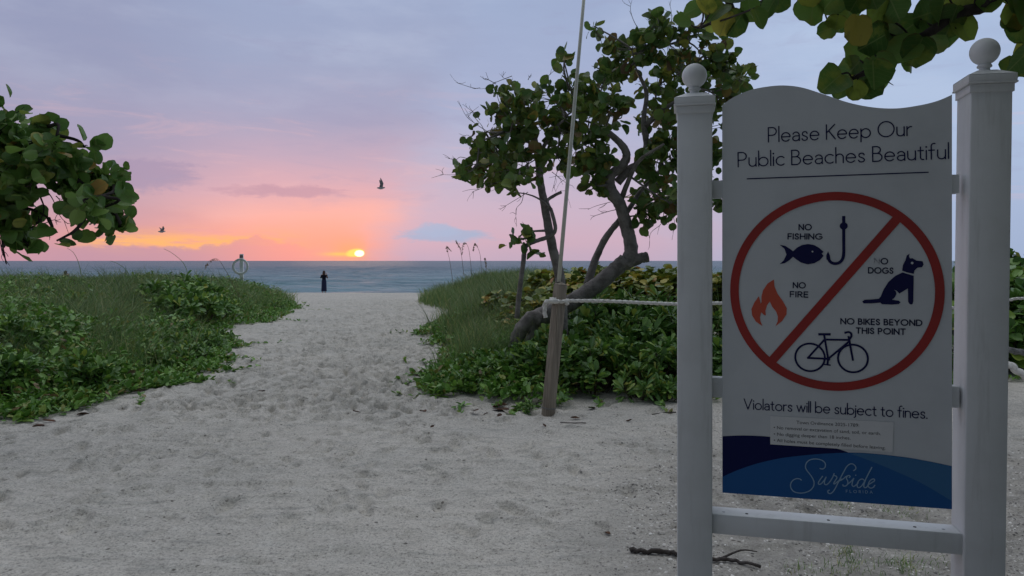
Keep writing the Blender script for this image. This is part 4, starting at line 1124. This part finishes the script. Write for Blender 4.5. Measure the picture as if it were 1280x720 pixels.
def wisps(poly, n, xr, yr, dens, name, label):
    x, y = scatter(n, xr, yr, lambda x, y: dens(x, y, poly_d(poly, x, y)) * in_view(x, y)); mb = MB()
    for _ in range(5):
        k = len(x); grass_blades(mb, x + RNG.normal(0, .05, k), y + RNG.normal(0, .05, k), ground(x, y, False), RNG.uniform(.45, .95, k) * (.8 + .4 * clump(x, y)), np.clip(.0009 * y, .006, .016), 1.0, (.32, -.12), 6)
    tag(mb.build(name, M['grass_pale']), label, 'grass', kind='stuff')
M['grass_pale'] = mat('pale dune grass blade', None, .5, .35, trans=.15, island=[(0, c4(0.117, 0.191, 0.084)), (.5, c4(0.176, 0.247, 0.108)), (.85, c4(0.258, 0.303, 0.134)), (1, c4(0.398, 0.348, 0.167))])
wisps(LEFT, 9000, (-22, -4), (7.2, 32), lambda x, y, d: sstep(.4, 1.5, d) * sstep(.35, .6, clump(x, y)) * np.clip(11 / y, .25, 1), 'dune_grass', 'pale long grass blades arching over the left dune')
wisps(RIGHT, 3600, (-4.5, 1.6), (10, 33), lambda x, y, d: sstep(.1, .8, d) * (1 - sstep(-.6, 1.2, x - (y - 12) * .09)) * np.clip(12 / y, .3, 1), 'dune_grass', 'pale long grass blades arching over the dune right of the path')
nc = creeper(LEFT, 20000, (-11, -3.9), (6.3, 26), lambda x, y, d: sstep(-.12, .12, d + .75 * (vnoise(x, y, .45, 32) - .55)) * (1 - .9 * sstep(.9, 1.9, d + (vnoise(x, y, 1.1, 36) - .5) * 1.8)) * np.clip(10 / y, .3, 1), 'ground_cover', 'bright green leafy creeper along the left edge of the path')
nc4 = creeper(LEFT, 26000, (-22, -4.2), (7.2, 30), lambda x, y, d: sstep(.5, 1.1, d) * sstep(.62, .42, clump(x, y)) * sstep(.30, .5, vnoise(x, y, 1.7, 61)) * np.clip(12 / y, .3, 1), 'ground_cover', 'uneven patches of light green leafy cover on the left dune', .42)
nc2 = creeper(RIGHT, 9000, (-2.6, 1.0), (7.2, 21), lambda x, y, d: sstep(-.12, .12, d + .7 * (vnoise(x, y, .45, 33) - .72)) * (1 - .9 * sstep(.9, 1.9, d)) * np.clip(10 / y, .3, 1) * (1 - sstep(.2, .8, x)), 'ground_cover', 'bright green leafy creeper at the foot of the right dune', .3)
nc3 = creeper(RIGHT, 5000, (-.2, 9), (7.3, 11), lambda x, y, d: sstep(-.05, .2, d + .4 * (vnoise(x, y, .4, 34) - .5)) * (.12 + .5 * sstep(.5, .65, vnoise(x, y, .6, 35))) * (1 - sstep(.9, 1.6, d)), 'ground_cover', 'sparse low creeper between the wooden post and the sign', .14)


def runners(poly, spots, name, label):
    mb = MB()
    for (x, y, a, L) in spots:
        t = np.linspace(0, 1, 12); aa = a + np.cumsum(RNG.normal(0, .16, 12)); px_ = x + np.cumsum(np.cos(aa)) * L / 12; py_ = y + np.cumsum(np.sin(aa)) * L / 12
        P = np.stack([px_, py_, ground(px_, py_) + .008 + .012 * np.abs(np.sin(t * 9))], -1); mb.tube(P, np.linspace(.005, .0025, 12), 5)
        k = 22; q = RNG.integers(0, 12, k); d2 = RNG.uniform(0, 6.28, k); el_ = RNG.uniform(.2, .9, k)
        leaves(mb, P[q] + RNG.normal(0, .01, (k, 3)) * (1, 1, .2), np.stack([np.cos(d2) * np.cos(el_), np.sin(d2) * np.cos(el_), np.sin(el_)], -1), np.array((0, 0, 1.)) + RNG.normal(0, .3, (k, 3)), RNG.uniform(.045, .09, k), LEAF_OVAL, .2, .2)
    tag(mb.build(name, M['creeper']), label, 'ground cover', kind='stuff')
runners(LEFT, [(-4.4, 9.6, -.3, .8), (-4.3, 10.3, .1, .6), (-5.2, 13.6, .0, .9), (-4.45, 8.4, -.6, .7), (-4.9, 7.5, -1.1, .5), (-4.7, 11.6, .2, .8), (-6.6, 19.0, -.1, 1.2), (-7.2, 23.5, .0, 1.4), (-5.3, 7.3, -1.4, .5)], 'ground_cover', 'thin runners of creeper reaching onto the sand from the left bank')
runners(RIGHT, [(-.9, 8.5, 3.3, .5), (-1.1, 9.4, 3.0, .5), (-1.1, 11.0, 3.2, .6), (-.5, 7.9, 4.2, .4), (-2.0, 15.6, 3.1, .8), (.1, 7.8, 4.6, .4), (1.0, 8.1, 4.9, .5), (1.6, 8.0, 4.4, .5)], 'ground_cover', 'thin runners of creeper reaching onto the sand from the right bank')
# shrubs: a few kinds, each copied with its parts
def shrub_mesh(kind, seed):
    fo, st = MB(), MB()
    n, rad, hh = {'naupaka': (30, .42, .55), 'hedge': (64, .55, 1.0), 'low': (20, .34, .32)}[kind]
    for i in range(n):
        a = RNG.uniform(0, 2 * PI); r_ = rad * math.sqrt(RNG.random()); top = hh * (1 - .55 * (r_ / rad) ** 2) * RNG.uniform(.72, 1.05)
        if kind == 'hedge': top = hh * RNG.uniform(.35, 1.05) * (1 - .3 * (r_ / rad) ** 2)
        c = np.array((r_ * math.cos(a), r_ * math.sin(a), top)); axd = unit(np.array([(math.cos(a) * r_ / rad * .7, math.sin(a) * r_ / rad * .7, 1.)]))[0]
        st.tube(spline([(c[0] * .25, c[1] * .25, -.05), (c[0] * .7, c[1] * .7, top * .5), c], 3), np.linspace(.011, .005, 7), 5, cap=False)
        k = RNG.integers(11, 16) if kind != 'hedge' else RNG.integers(7, 11)
        b = RNG.uniform(0, 2 * PI, k) + np.arange(k) * 2.4; e = RNG.uniform(.15, 1.15, k)
        u = unit(np.cross(axd, (0.3, .9, .1))[None])[0]; v = np.cross(axd, u)
        dr = (np.cos(b)[:, None] * u + np.sin(b)[:, None] * v) * np.cos(e)[:, None] + axd * np.sin(e)[:, None]
        pos = c + axd * RNG.uniform(-.10 if kind != 'hedge' else -.22, .02, k)[:, None] + dr * .015
        nr = axd + RNG.normal(0, .25, (k, 3)) - dr * .2
        sz = RNG.uniform(.11, .20, k) if kind == 'naupaka' else RNG.uniform(.09, .15, k) if kind == 'low' else RNG.uniform(.10, .16, k)
        leaves(fo, pos, dr, nr, sz, LEAF_ROUND if kind == 'hedge' else LEAF_OBOV, .28, .15)
    return fo, st


PROTO = {}
for kind in ('naupaka', 'hedge', 'low'):
    for v in range(3):
        fo, st = shrub_mesh(kind, v)
        fm = raw_mesh(kind + ' foliage', np.concatenate(fo.V), [np.concatenate(f) for f in fo.F.values()])
        sm = raw_mesh(kind + ' stems', np.concatenate(st.V), [np.concatenate(f) for f in st.F.values()])
        PROTO[kind, v] = (fm, sm)


def put_shrub(name, kind, v, x, y, s, leaf, label, group, hs=1.):
    t = thing(name, label, 'shrub', (x, y, float(ground(x, y, False)) - .03), RNG.uniform(0, 6.28), group)
    t.scale = (s, s, s * hs)
    for nm, me, m in (('foliage', PROTO[kind, v][0], M[leaf]), ('stem', PROTO[kind, v][1], M['stem'])):
        o = bpy.data.objects.new(nm, me); COL.objects.link(o); o.parent = t
        if not len(me.materials): me.materials.append(m)
        o.material_slots[0].link = 'OBJECT'; o.material_slots[0].material = m
    return t


def W2(px, py, Y):                                        # where the shrub's foot stands
    return (px - 640) / FPX * Y, Y


# right thicket behind the wooden post
for (px, Y, s) in ((668, 8.9, .8), (715, 8.75, .95), (742, 8.6, 1.0), (775, 8.9, 1.05), (812, 8.7, 1.0), (840, 8.8, 1.05), (728, 9.5, 1.1), (765, 9.6, 1.1), (800, 9.5, 1.15), (835, 9.7, 1.1), (690, 9.7, .9), (865, 9.2, 1.0), (860, 10.2, 1.1), (745, 10.4, 1.15), (785, 10.5, 1.15), (822, 10.6, 1.15)):
    li = int(px) % 3 == 0
    put_shrub('broadleaf_shrub', 'naupaka', RNG.integers(0, 3), *W2(px, 0, Y), s * (.9 if li else 1), 'naupaka_bright' if li else 'naupaka', 'fresh light green rosette shrub in the thicket between wooden post and sign' if li else 'glossy dark green rosette shrub in the thicket between wooden post and sign',
              'light green shrubs in the thicket behind the wooden post' if li else 'dark green shrubs in the thicket behind the wooden post')
put_shrub('broadleaf_shrub', 'low', 1, *W2(800, 0, 8.25), .95, 'naupaka_bright', 'small bright yellow green shrub at the front of the thicket', None, 1.25)
put_shrub('broadleaf_shrub', 'low', 0, *W2(832, 0, 8.2), .8, 'naupaka', 'low dark shrub at the sand edge beside the left sign post', None)
put_shrub('broadleaf_shrub', 'low', 2, *W2(658, 0, 7.62), .32, 'naupaka', 'tiny green seedling on the sand left of the wooden post', None)
for (px, Y, s) in ((640, 9.2, .8), (625, 9.7, .75), (610, 8.9, .7), (585, 8.6, .6), (655, 10.0, .85)):
    put_shrub('broadleaf_shrub', 'low', RNG.integers(0, 3), *W2(px, 0, Y), s * 1.1, 'naupaka', 'low green shrub below the gnarled trunk on the creeper bank', 'low shrubs below the gnarled trunk')
for (px, Y, s) in ((665, 13.5, 1.0), (690, 12.8, 1.05), (712, 13.4, 1.1), (738, 12.6, 1.05), (762, 13.3, 1.1), (790, 12.5, 1.05), (815, 13.2, 1.1), (842, 12.4, 1.1), (868, 13.0, 1.1), (895, 12.4, 1.1), (690, 15.5, 1.05), (740, 15.8, 1.1), (790, 15.4, 1.1), (845, 15.2, 1.1), (630, 14.6, .85), (648, 12.4, .85)):
    put_shrub('hedge_shrub', 'hedge', RNG.integers(0, 3), *W2(px, 0, Y), s, 'hedge', 'yellow green round leaved bush in the hedge behind the gnarled tree', 'hedge bushes behind the gnarled tree', .70)
for (px, Y, s) in ((1245, 10.2, 1.1), (1285, 10.0, 1.1), (1330, 10.4, 1.1), (1270, 11.5, 1.2), (1310, 11.8, 1.2), (1225, 12.0, 1.15), (1290, 13.6, 1.2), (1345, 13.2, 1.2), (1240, 14.0, 1.2)):
    put_shrub('hedge_shrub', 'hedge', RNG.integers(0, 3), *W2(px, 0, Y), s, 'naupaka', 'dark green bush seen past the right sign post at the picture edge', 'bushes right of the sign')
for (px, Y, s) in ((890, 9.1, 1.0), (925, 8.9, 1.05), (962, 9.2, 1.05), (1000, 9.1, 1.1), (1040, 9.4, 1.05), (1085, 9.5, 1.1), (1130, 9.6, 1.1), (945, 10.2, 1.15), (1020, 10.4, 1.15), (1105, 10.6, 1.15), (1175, 10.2, 1.1)):
    put_shrub('broadleaf_shrub', 'naupaka', RNG.integers(0, 3), *W2(px, 0, Y), s, 'naupaka', 'dark green rosette shrub standing directly behind the sign board', 'shrubs directly behind the sign board')
# left bank
for (px, Y, s) in ((215, 15.5, 1.15), (238, 16.5, 1.2), (258, 17.2, 1.15), (200, 17.2, 1.2), (228, 18.6, 1.2), (250, 19.2, 1.1), (272, 18.2, .95)):
    put_shrub('broadleaf_shrub', 'naupaka', RNG.integers(0, 3), *W2(px, 0, Y), s * 1.15, 'naupaka', 'dark green shrub in the rounded clump on the left dune', 'shrubs of the rounded clump on the left dune')
for (px, Y, s) in ((5, 8.3, .9), (30, 8.6, .8), (-20, 8.0, .95), (8, 9.4, .9), (110, 8.55, .85), (128, 8.75, .75), (92, 8.3, .7), (70, 7.65, .45), (145, 9.3, .75)):
    put_shrub('broadleaf_shrub', 'naupaka' if s > .8 else 'low', RNG.integers(0, 3), *W2(px, 0, Y), s, 'naupaka', 'bright green shrub at the near sand edge of the left bank', 'shrubs at the near edge of the left bank')
for (px, Y, s) in ((190, 10.2, .7), (215, 10.6, .75), (240, 11.2, .7), (205, 11.6, .8), (175, 11.0, .75), (255, 12.5, .8), (232, 13.2, .85), (275, 13.6, .7)):
    put_shrub('broadleaf_shrub', 'low', RNG.integers(0, 3), *W2(px, 0, Y), s * 1.25, 'naupaka', 'low leafy shrub along the creeper covered slope beside the path', 'low shrubs beside the path')
for (px, Y, s) in ((60, 19, 1.), (85, 21, 1.), (20, 20, 1.), (185, 27, 1.1), (205, 28, 1.1), (170, 25, 1.), (45, 16, 1.0), (95, 14.5, .9), (290, 23, .9), (345, 22.5, .7)):
    put_shrub('broadleaf_shrub', 'low', RNG.integers(0, 3), *W2(px, 0, Y), s * 1.4, 'naupaka_bright', 'yellow green shrub half sunk in the grass of the left dune', 'shrubs in the grass of the left dune')
put_shrub('broadleaf_shrub', 'low', 0, *W2(148, 0, 12.2), .75, 'hedge', 'pale yellowish shrub standing in the dark grass of the left bank', None, 1.3)


# sea oats: stalk with a drooping seed head
def sea_oat(P, label, group=None, heads=1):
    """P: world points along the stalk"""
    t = thing('sea_oat', label, 'grass stalk', P[0], group=group)
    S = spline(local(t, P), 8); mb = MB(); mb.tube(S, np.linspace(.0045, .002, len(S)), 5); mb.build('stalk', M['seed'], t)
    mb = MB(); k0 = int(len(S) * .55)
    for i in range(34):
        q = RNG.integers(k0, len(S)); p = S[q] + RNG.normal(0, .006, 3); dr = unit(np.array([(RNG.normal(.15, .25), RNG.normal(0, .25), RNG.normal(-.9, .3))]))
        leaves(mb, p[None], dr, rand_dirs(1), np.array([RNG.uniform(.03, .05)]), LEAF_OBOV, .1, .1)
    mb.build('seed_head', M['seed'], t)
for L in ([(566, 352), (562, 325), (558, 308), (563, 312)], [(580, 345), (576, 315), (570, 300), (575, 310)], [(590, 345), (586, 312), (580, 303), (577, 316)], [(602, 342), (600, 318), (594, 304), (591, 312)], [(607, 345), (608, 330), (606, 322), (607, 332)]):
    sea_oat([at(*p, 14.8) for p in L], 'brown sea oat seed head above the grass right of the path', 'sea oats right of the path')
sea_oat([at(*p, 13.) for p in ((300, 372), (282, 338), (272, 324), (262, 326), (256, 334))], 'dark curved sea oat with a drooping head beside the life ring')
for L in ([(238, 352), (230, 330), (216, 317), (205, 311)], [(102, 345), (98, 328), (92, 316), (84, 310)], [(165, 350), (158, 338), (148, 330), (138, 326)]):
    S = spline([at(*p, 13.5) for p in L], 10); mb = MB(); mb.tube(S, np.linspace(.006, .003, len(S)), 5)
    tag(mb.build('grass_stalk', M['grass']), 'long thin bare stalk arching above the left dune grass', 'grass stalk', 'bare stalks above the left dune')

# ------------------------------------------------------------------ life ring stand
lr_ = at(302, 345, 31.5); lz = float(ground(lr_.x, lr_.y, False))
ls = thing('life_ring_stand', 'white life ring hung on a short post above the left dune grass', 'life ring', (lr_.x, lr_.y, lz))
ztop = EYE + (326 - 317.5) / FPX * 31.5 - lz; zc = EYE - (333 - 326) / FPX * 31.5 - lz
MB().box(0, 0, ztop / 2, .16, .07, ztop).build('post', M['ring'], ls, bevel=.01)
MB().box(0, -.045, ztop - .16, .15, .015, .22).build('sign_plate', M['ring_sign'], ls, bevel=.004)
mb = MB(); a = np.linspace(0, 2 * PI, 41); mb.tube([(math.cos(q) * .31, -.12, zc + math.sin(q) * .31) for q in a], .05, 12, cap=False); mb.build('life_ring', M['ring'], ls, True)
mb = MB(); mb.tube([(math.cos(q) * .35, -.16, zc + math.sin(q) * .35 - .01) for q in a], .010, 6, cap=False); mb.build('grab_rope', M['rope'], ls, True)
MB().box(0, -.07, zc + .30, .30, .06, .05).build('bracket', M['ring'], ls, bevel=.005)


# ------------------------------------------------------------------ people
def skin_body(name, V, Ed, Rd, m, parent, sub=2):
    me = bpy.data.meshes.new(name); me.from_pydata(V, Ed, [])
    o = link(name, me, m, parent)
    o.modifiers.new('skin', 'SKIN')
    for i, r_ in enumerate(Rd): me.skin_vertices[0].data[i].radius = r_ if isinstance(r_, tuple) else (r_, r_)
    me.skin_vertices[0].data[0].use_root = True
    s = o.modifiers.new('sub', 'SUBSURF'); s.levels = s.render_levels = sub
    return o


def person(loc, rz, H, label, dress):
    t = thing('person', label, 'person', loc, rz); k = H / 1.66
    # faces +Y; hands raised to the face
    V = [(0, 0, .92), (0, .0, 1.08), (0, -.01, 1.24), (0, 0, 1.38), (0, .01, 1.45), (0, .02, 1.52), (0, .025, 1.59),
         (-.09, 0, .86), (-.095, .01, .48), (-.095, -.02, .08), (-.095, .09, .035), (.09, 0, .86), (.095, .01, .48), (.095, -.02, .08), (.095, .09, .035),
         (-.17, 0, 1.36), (-.235, .06, 1.15), (-.15, .24, 1.36), (-.09, .28, 1.50), (.17, 0, 1.36), (.235, .06, 1.15), (.14, .24, 1.38), (.07, .28, 1.52)]
    Ed = [(0, 1), (1, 2), (2, 3), (3, 4), (4, 5), (5, 6), (0, 7), (7, 8), (8, 9), (9, 10), (0, 11), (11, 12), (12, 13), (13, 14), (3, 15), (15, 16), (16, 17), (17, 18), (3, 19), (19, 20), (20, 21), (21, 22)]
    Rd = [(.15, .11), (.12, .09), (.14, .10), (.10, .07), .052, .085, .075, .085, .058, .038, .03, .085, .058, .038, .03, .055, .042, .032, .03, .055, .042, .032, .03]
    body = skin_body('body', [tuple(np.array(v) * k) for v in V], Ed, [tuple(np.array(r_) * k) if isinstance(r_, tuple) else r_ * k for r_ in Rd], M['skin'], t)
    n = 28; a = np.arange(n) / n * 2 * PI; rows = []
    for z, rx, ry in ((.15, .205, .17), (.35, .19, .16), (.6, .18, .15), (.86, .18, .145), (1.02, .145, .115), (1.12, .142, .11), (1.28, .18, .13), (1.36, .185, .105), (1.405, .12, .08)):
        fl = 1 + (.05 * np.cos(7 * a) if z < .7 else 0) * np.ones(n)
        rows.append(np.stack([rx * np.cos(a) * fl, ry * np.sin(a) * fl, np.full(n, z)], -1) * k)
    V = np.concatenate(rows); i = np.arange(len(rows) - 1)[:, None] * n; j = np.arange(n)[None]; j2 = (j + 1) % n
    q = np.stack([i + j, i + j2, i + n + j2, i + n + j], -1)
    mb = MB(); mb.add(V[4 * n:], [q[4:].reshape(-1, 4) - 4 * n]); mb.build('dress_top', dress, t, True)
    mb = MB(); mb.add(V[:5 * n], [q[:4].reshape(-1, 4)]); mb.build('skirt', M['skirt'], t, True)
    for s in (-1, 1):
        sl_ = MB(); sl_.tube(np.array([(s * .16, 0, 1.365), (s * .235, .055, 1.15), (s * .15, .235, 1.34)]) * k, np.array((.066, .054, .048)) * k, 10)
        sl_.build('sleeve', dress, t, True)
    hr_ = MB(); hr_.add(*ball((0, .0, 1.575), (.105, .115, .125), k)); hr_.add(*ball((0, -.07, 1.46), (.105, .05, .15), k)); hr_.build('hair', M['hair'], t, True)
    return t


def ball(c, r_, k=1., nu=14, nv=10):
    a = np.arange(nu) / nu * 2 * PI; b = np.linspace(-PI / 2 + .05, PI / 2 - .05, nv)
    V = np.stack([c[0] + r_[0] * np.cos(b)[:, None] * np.cos(a), c[1] + r_[1] * np.cos(b)[:, None] * np.sin(a), c[2] + np.repeat((r_[2] * np.sin(b))[:, None], nu, 1)], -1).reshape(-1, 3) * k
    i = np.arange(nv - 1)[:, None] * nu; j = np.arange(nu)[None]; j2 = (j + 1) % nu
    return V, [np.stack([i + j, i + j2, i + nu + j2, i + nu + j], -1).reshape(-1, 4), np.array([np.arange(nu)[::-1], np.arange(nu) + (nv - 1) * nu])]


py_ = 53.2; px_ = (405 - 640) / FPX * py_
person((px_, py_, float(ground(px_, py_))), R(3), 1.66, 'person in a long black dress standing alone at the water facing the sea', M['cloth'])
py2 = 50.; px2 = (82 - 640) / FPX * py2; gz = float(ground(px2, py2))
person((px2, py2, gz), R(20), EYE - 12.5 / FPX * py2 - gz - .02, 'person with short dark hair, only the head showing above the left dune', M['skirt'])


# ------------------------------------------------------------------ gulls
def gull(c, rz, roll, label, wing):
    t = thing('gull', label, 'bird', c, rz, 'gulls over the sea'); t.rotation_euler = (0, roll, rz)
    mb = MB(); mb.tube([(0, -.24, .0), (0, -.16, .0), (0, -.04, -.01), (0, .08, 0), (0, .16, .02), (0, .22, .03), (0, .27, .025)], [.02, .05, .08, .075, .05, .042, .008], 12); mb.build('body', M['gull'], t, True)
    for s, (u1, u2) in zip((-1, 1), wing):
        c0 = np.array((s * .05, .02, .03)); c1 = c0 + np.array((s * .26 * math.cos(u1), .05, .26 * math.sin(u1))); c2 = c1 + np.array((s * .34 * math.cos(u2), -.10, .34 * math.sin(u2)))
        V = []
        for c_, ch in ((c0, .20), (c1, .17), ((c1 + c2) / 2, .12), (c2, .02)):
            for dz_ in (.009, -.004):
                V += [c_ + (0, ch * .45, dz_ * .4), c_ + (0, -ch * .55, dz_ * .3 - .004)]
        mb = MB(); F = []
        for q in range(3):
            o_ = q * 4; F += [(o_, o_ + 1, o_ + 5, o_ + 4), (o_ + 3, o_ + 2, o_ + 6, o_ + 7), (o_, o_ + 4, o_ + 6, o_ + 2), (o_ + 1, o_ + 3, o_ + 7, o_ + 5)]
        mb.add(V, [np.array(F)]); mb.build('wing', M['gull_dark'], t)
gull(at(476, 235, 44), R(-70), 0, 'dark gull with one wing raised, flying right of the sunrise glow', ((1.2, .9), (1.35, 1.7)))
gull(at(202, 289.5, 52), R(-50), R(10), 'small gull low in the sky above the orange streaks', ((.5, .2), (1.0, .7)))

# ------------------------------------------------------------------ litter on the sand
br_ = [(788, 690), (805, 692.5), (830, 695), (850, 698), (880, 702), (905, 704), (930, 708), (951, 713)]
pts = []
for px, py in br_:
    Y = EYE * FPX / (py - 326); p = at(px, py, Y); p.z = float(ground(p.x, p.y)) + .016; pts.append(p)
mb = MB(); S = spline(pts, 5); S[:, 2] += RNG.normal(0, .003, len(S)); mb.tube(S, np.linspace(.0145, .008, len(S)), 8, jit=.14)
mb.tube(spline([S[24], S[28] + (.05, .08, .02), S[32] + (.08, .14, .005)], 4), np.linspace(.007, .003, 9), 5)
tag(mb.build('fallen_branch', M['twig'], None, True), 'dark dead branch lying on the sand behind the left sign post', 'branch')


def on_sand(px, py, dz=0.):
    Y = EYE * FPX / (py - 326); p = at(px, py, Y); p.z = float(ground(p.x, p.y)) + dz; return p


dead = [(450, 519, .085, 'dead', 'curled red brown dead leaf alone in the middle of the sand'), (532, 517, .10, 'dead', 'flat brown dead leaf left of the creeper foot'), (555, 519, .06, 'dead', 'small dark leaf scrap between two brown leaves on the sand'),
        (590, 517, .10, 'dead', 'brown dead leaf just in front of the creeper'), (604, 519, .06, 'dead', None), (616, 511, .17, 'dead', 'long red brown dead leaf under the edge of the creeper'), (634, 508, .13, 'dead', None),
        (622, 522, .06, 'dead', None), (455, 499, .06, 'deadpale', 'pale tan dead leaf behind the red brown one'), (330, 490, .09, 'dead', None), (165, 491, .09, 'dead', None), (176, 487, .08, 'deadpale', None), (682, 535, .05, 'dead', None),
        (725, 524, .07, 'dead', None), (735, 512, .07, 'dead', None), (782, 526, .05, 'dead', None), (538, 539, .04, 'dead', None), (763, 668, .03, 'dead', None), (70, 527, .08, 'dead', None), (40, 533, .08, 'dead', None), (95, 518, .09, 'dead', None)]
for px, py, s, m, lab in dead:
    p = on_sand(px, py, .012); mb = MB(); a = RNG.uniform(0, 6.28)
    leaves(mb, np.zeros((1, 3)), np.array([(math.cos(a), math.sin(a), .02)]), np.array([(RNG.normal(0, .2), RNG.normal(0, .2), 1)]), np.array([s * 1.35]), LEAF_OVAL, -.12, .3)
    o = mb.build('dead_leaf', M[m]); o.location = p
    so_ = o.modifiers.new('solid', 'SOLIDIFY'); so_.thickness = .002
    tag(o, lab or 'small dark dead leaf scattered on the sand at the edge of the plants', 'dead leaf', None if lab else 'dead leaves at the plant edges')
for i, L in enumerate(([(700, 530), (718, 531), (732, 529)], [(815, 520), (830, 517), (845, 518)])):
    mb = MB(); mb.tube(spline([on_sand(px, py, .006) for px, py in L], 4), .005, 5, jit=.15)
    tag(mb.build('twig', M['twig']), ('thin twig on the sand right of the wooden post', 'thin twig on the sand left of the left sign post')[i], 'twig')

# shell gravel round the sign foot, crumbs of dark litter, low weeds
def pebbles(n, fn, size, m, name, label, cat, flat=.8, slim=0.):
    x, y = scatter(n, (-5.5, 4.5), (2.6, 9), fn); k = len(x); z = ground(x, y)
    base = np.array([(1, 0, 0), (.5, .8, .0), (-.5, .85, 0), (-1, .1, 0), (-.45, -.8, 0), (.5, -.75, 0), (.3, .25, .55), (-.35, .1, .5), (.1, -.35, .52)])
    F = np.array([(0, 1, 6), (1, 2, 6), (2, 7, 6), (2, 3, 7), (3, 4, 7), (4, 8, 7), (4, 5, 8), (5, 0, 8), (0, 6, 8), (6, 7, 8)])
    a = RNG.uniform(0, 6.28, k); s = size * np.minimum(RNG.lognormal(0, .45, k), 2.0); el_ = RNG.uniform(.5, 1, k) * (1 - slim * RNG.random(k))
    B = base[None] * (1 + RNG.normal(0, .15, (k, 9, 1)))
    X = B[..., 0] * s[:, None]; Y = B[..., 1] * (s * el_)[:, None]
    V = np.stack([x[:, None] + X * np.cos(a)[:, None] - Y * np.sin(a)[:, None], y[:, None] + X * np.sin(a)[:, None] + Y * np.cos(a)[:, None], z[:, None] + B[..., 2] * s[:, None] * flat - .001], -1)
    mb = MB(); mb.add(V.reshape(-1, 3), [(np.arange(k)[:, None, None] * 9 + F[None]).reshape(-1, 3)])
    tag(mb.build(name, m), label, cat, kind='stuff')
M['crumb'] = mat('plant litter', None, .9, .1, island=[(0, c4(.04, .034, .028)), (.5, c4(.10, .08, .062)), (1, c4(.24, .21, .17))])
dens_g = lambda x, y: sstep(-.1, 1.0, x - (y - 3.6) * .22) * sstep(7.4, 4.6, y) * (.30 + .70 * sstep(.40, .65, vnoise(x, y, .45, 51)))
pebbles(150000, dens_g, .0066, M['pebble'], 'shell_gravel', 'pale broken shell gravel on the sand around the sign', 'gravel')
pebbles(60000, lambda x, y: np.where((np.maximum(poly_d(LEFT, x, y), poly_d(RIGHT, x, y)) > -.55) | (dens_g(x, y) > .35), .5, .13), .0052, M['crumb'], 'leaf_litter', 'dark crumbs of dead leaves scattered over the sand', 'litter', .35, .7)
x, y = [], []
for px, py, n, sp_ in ((1055, 690, 60, .05), (1120, 706, 80, .07), (1000, 712, 40, .05), (1060, 712, 120, .09), (1155, 700, 30, .06), (1048, 632, 50, .06), (1125, 640, 60, .08), (1135, 715, 50, .05)):
    p = on_sand(px, py); x.append(RNG.normal(p.x, sp_, n)); y.append(RNG.normal(p.y, sp_, n))
x, y = np.concatenate(x), np.concatenate(y); mb = MB()
grass_blades(mb, x, y, ground(x, y), RNG.uniform(.015, .06, len(x)), np.full(len(x), .004), 1.2, seg=3)
tag(mb.build('weeds', M['grass']), 'tiny weed tufts on the sand below the sign', 'weeds', kind='stuff')
print('COUNTS', ng, ng2, ng3, nc, nc2, nc3, len(SC.objects))
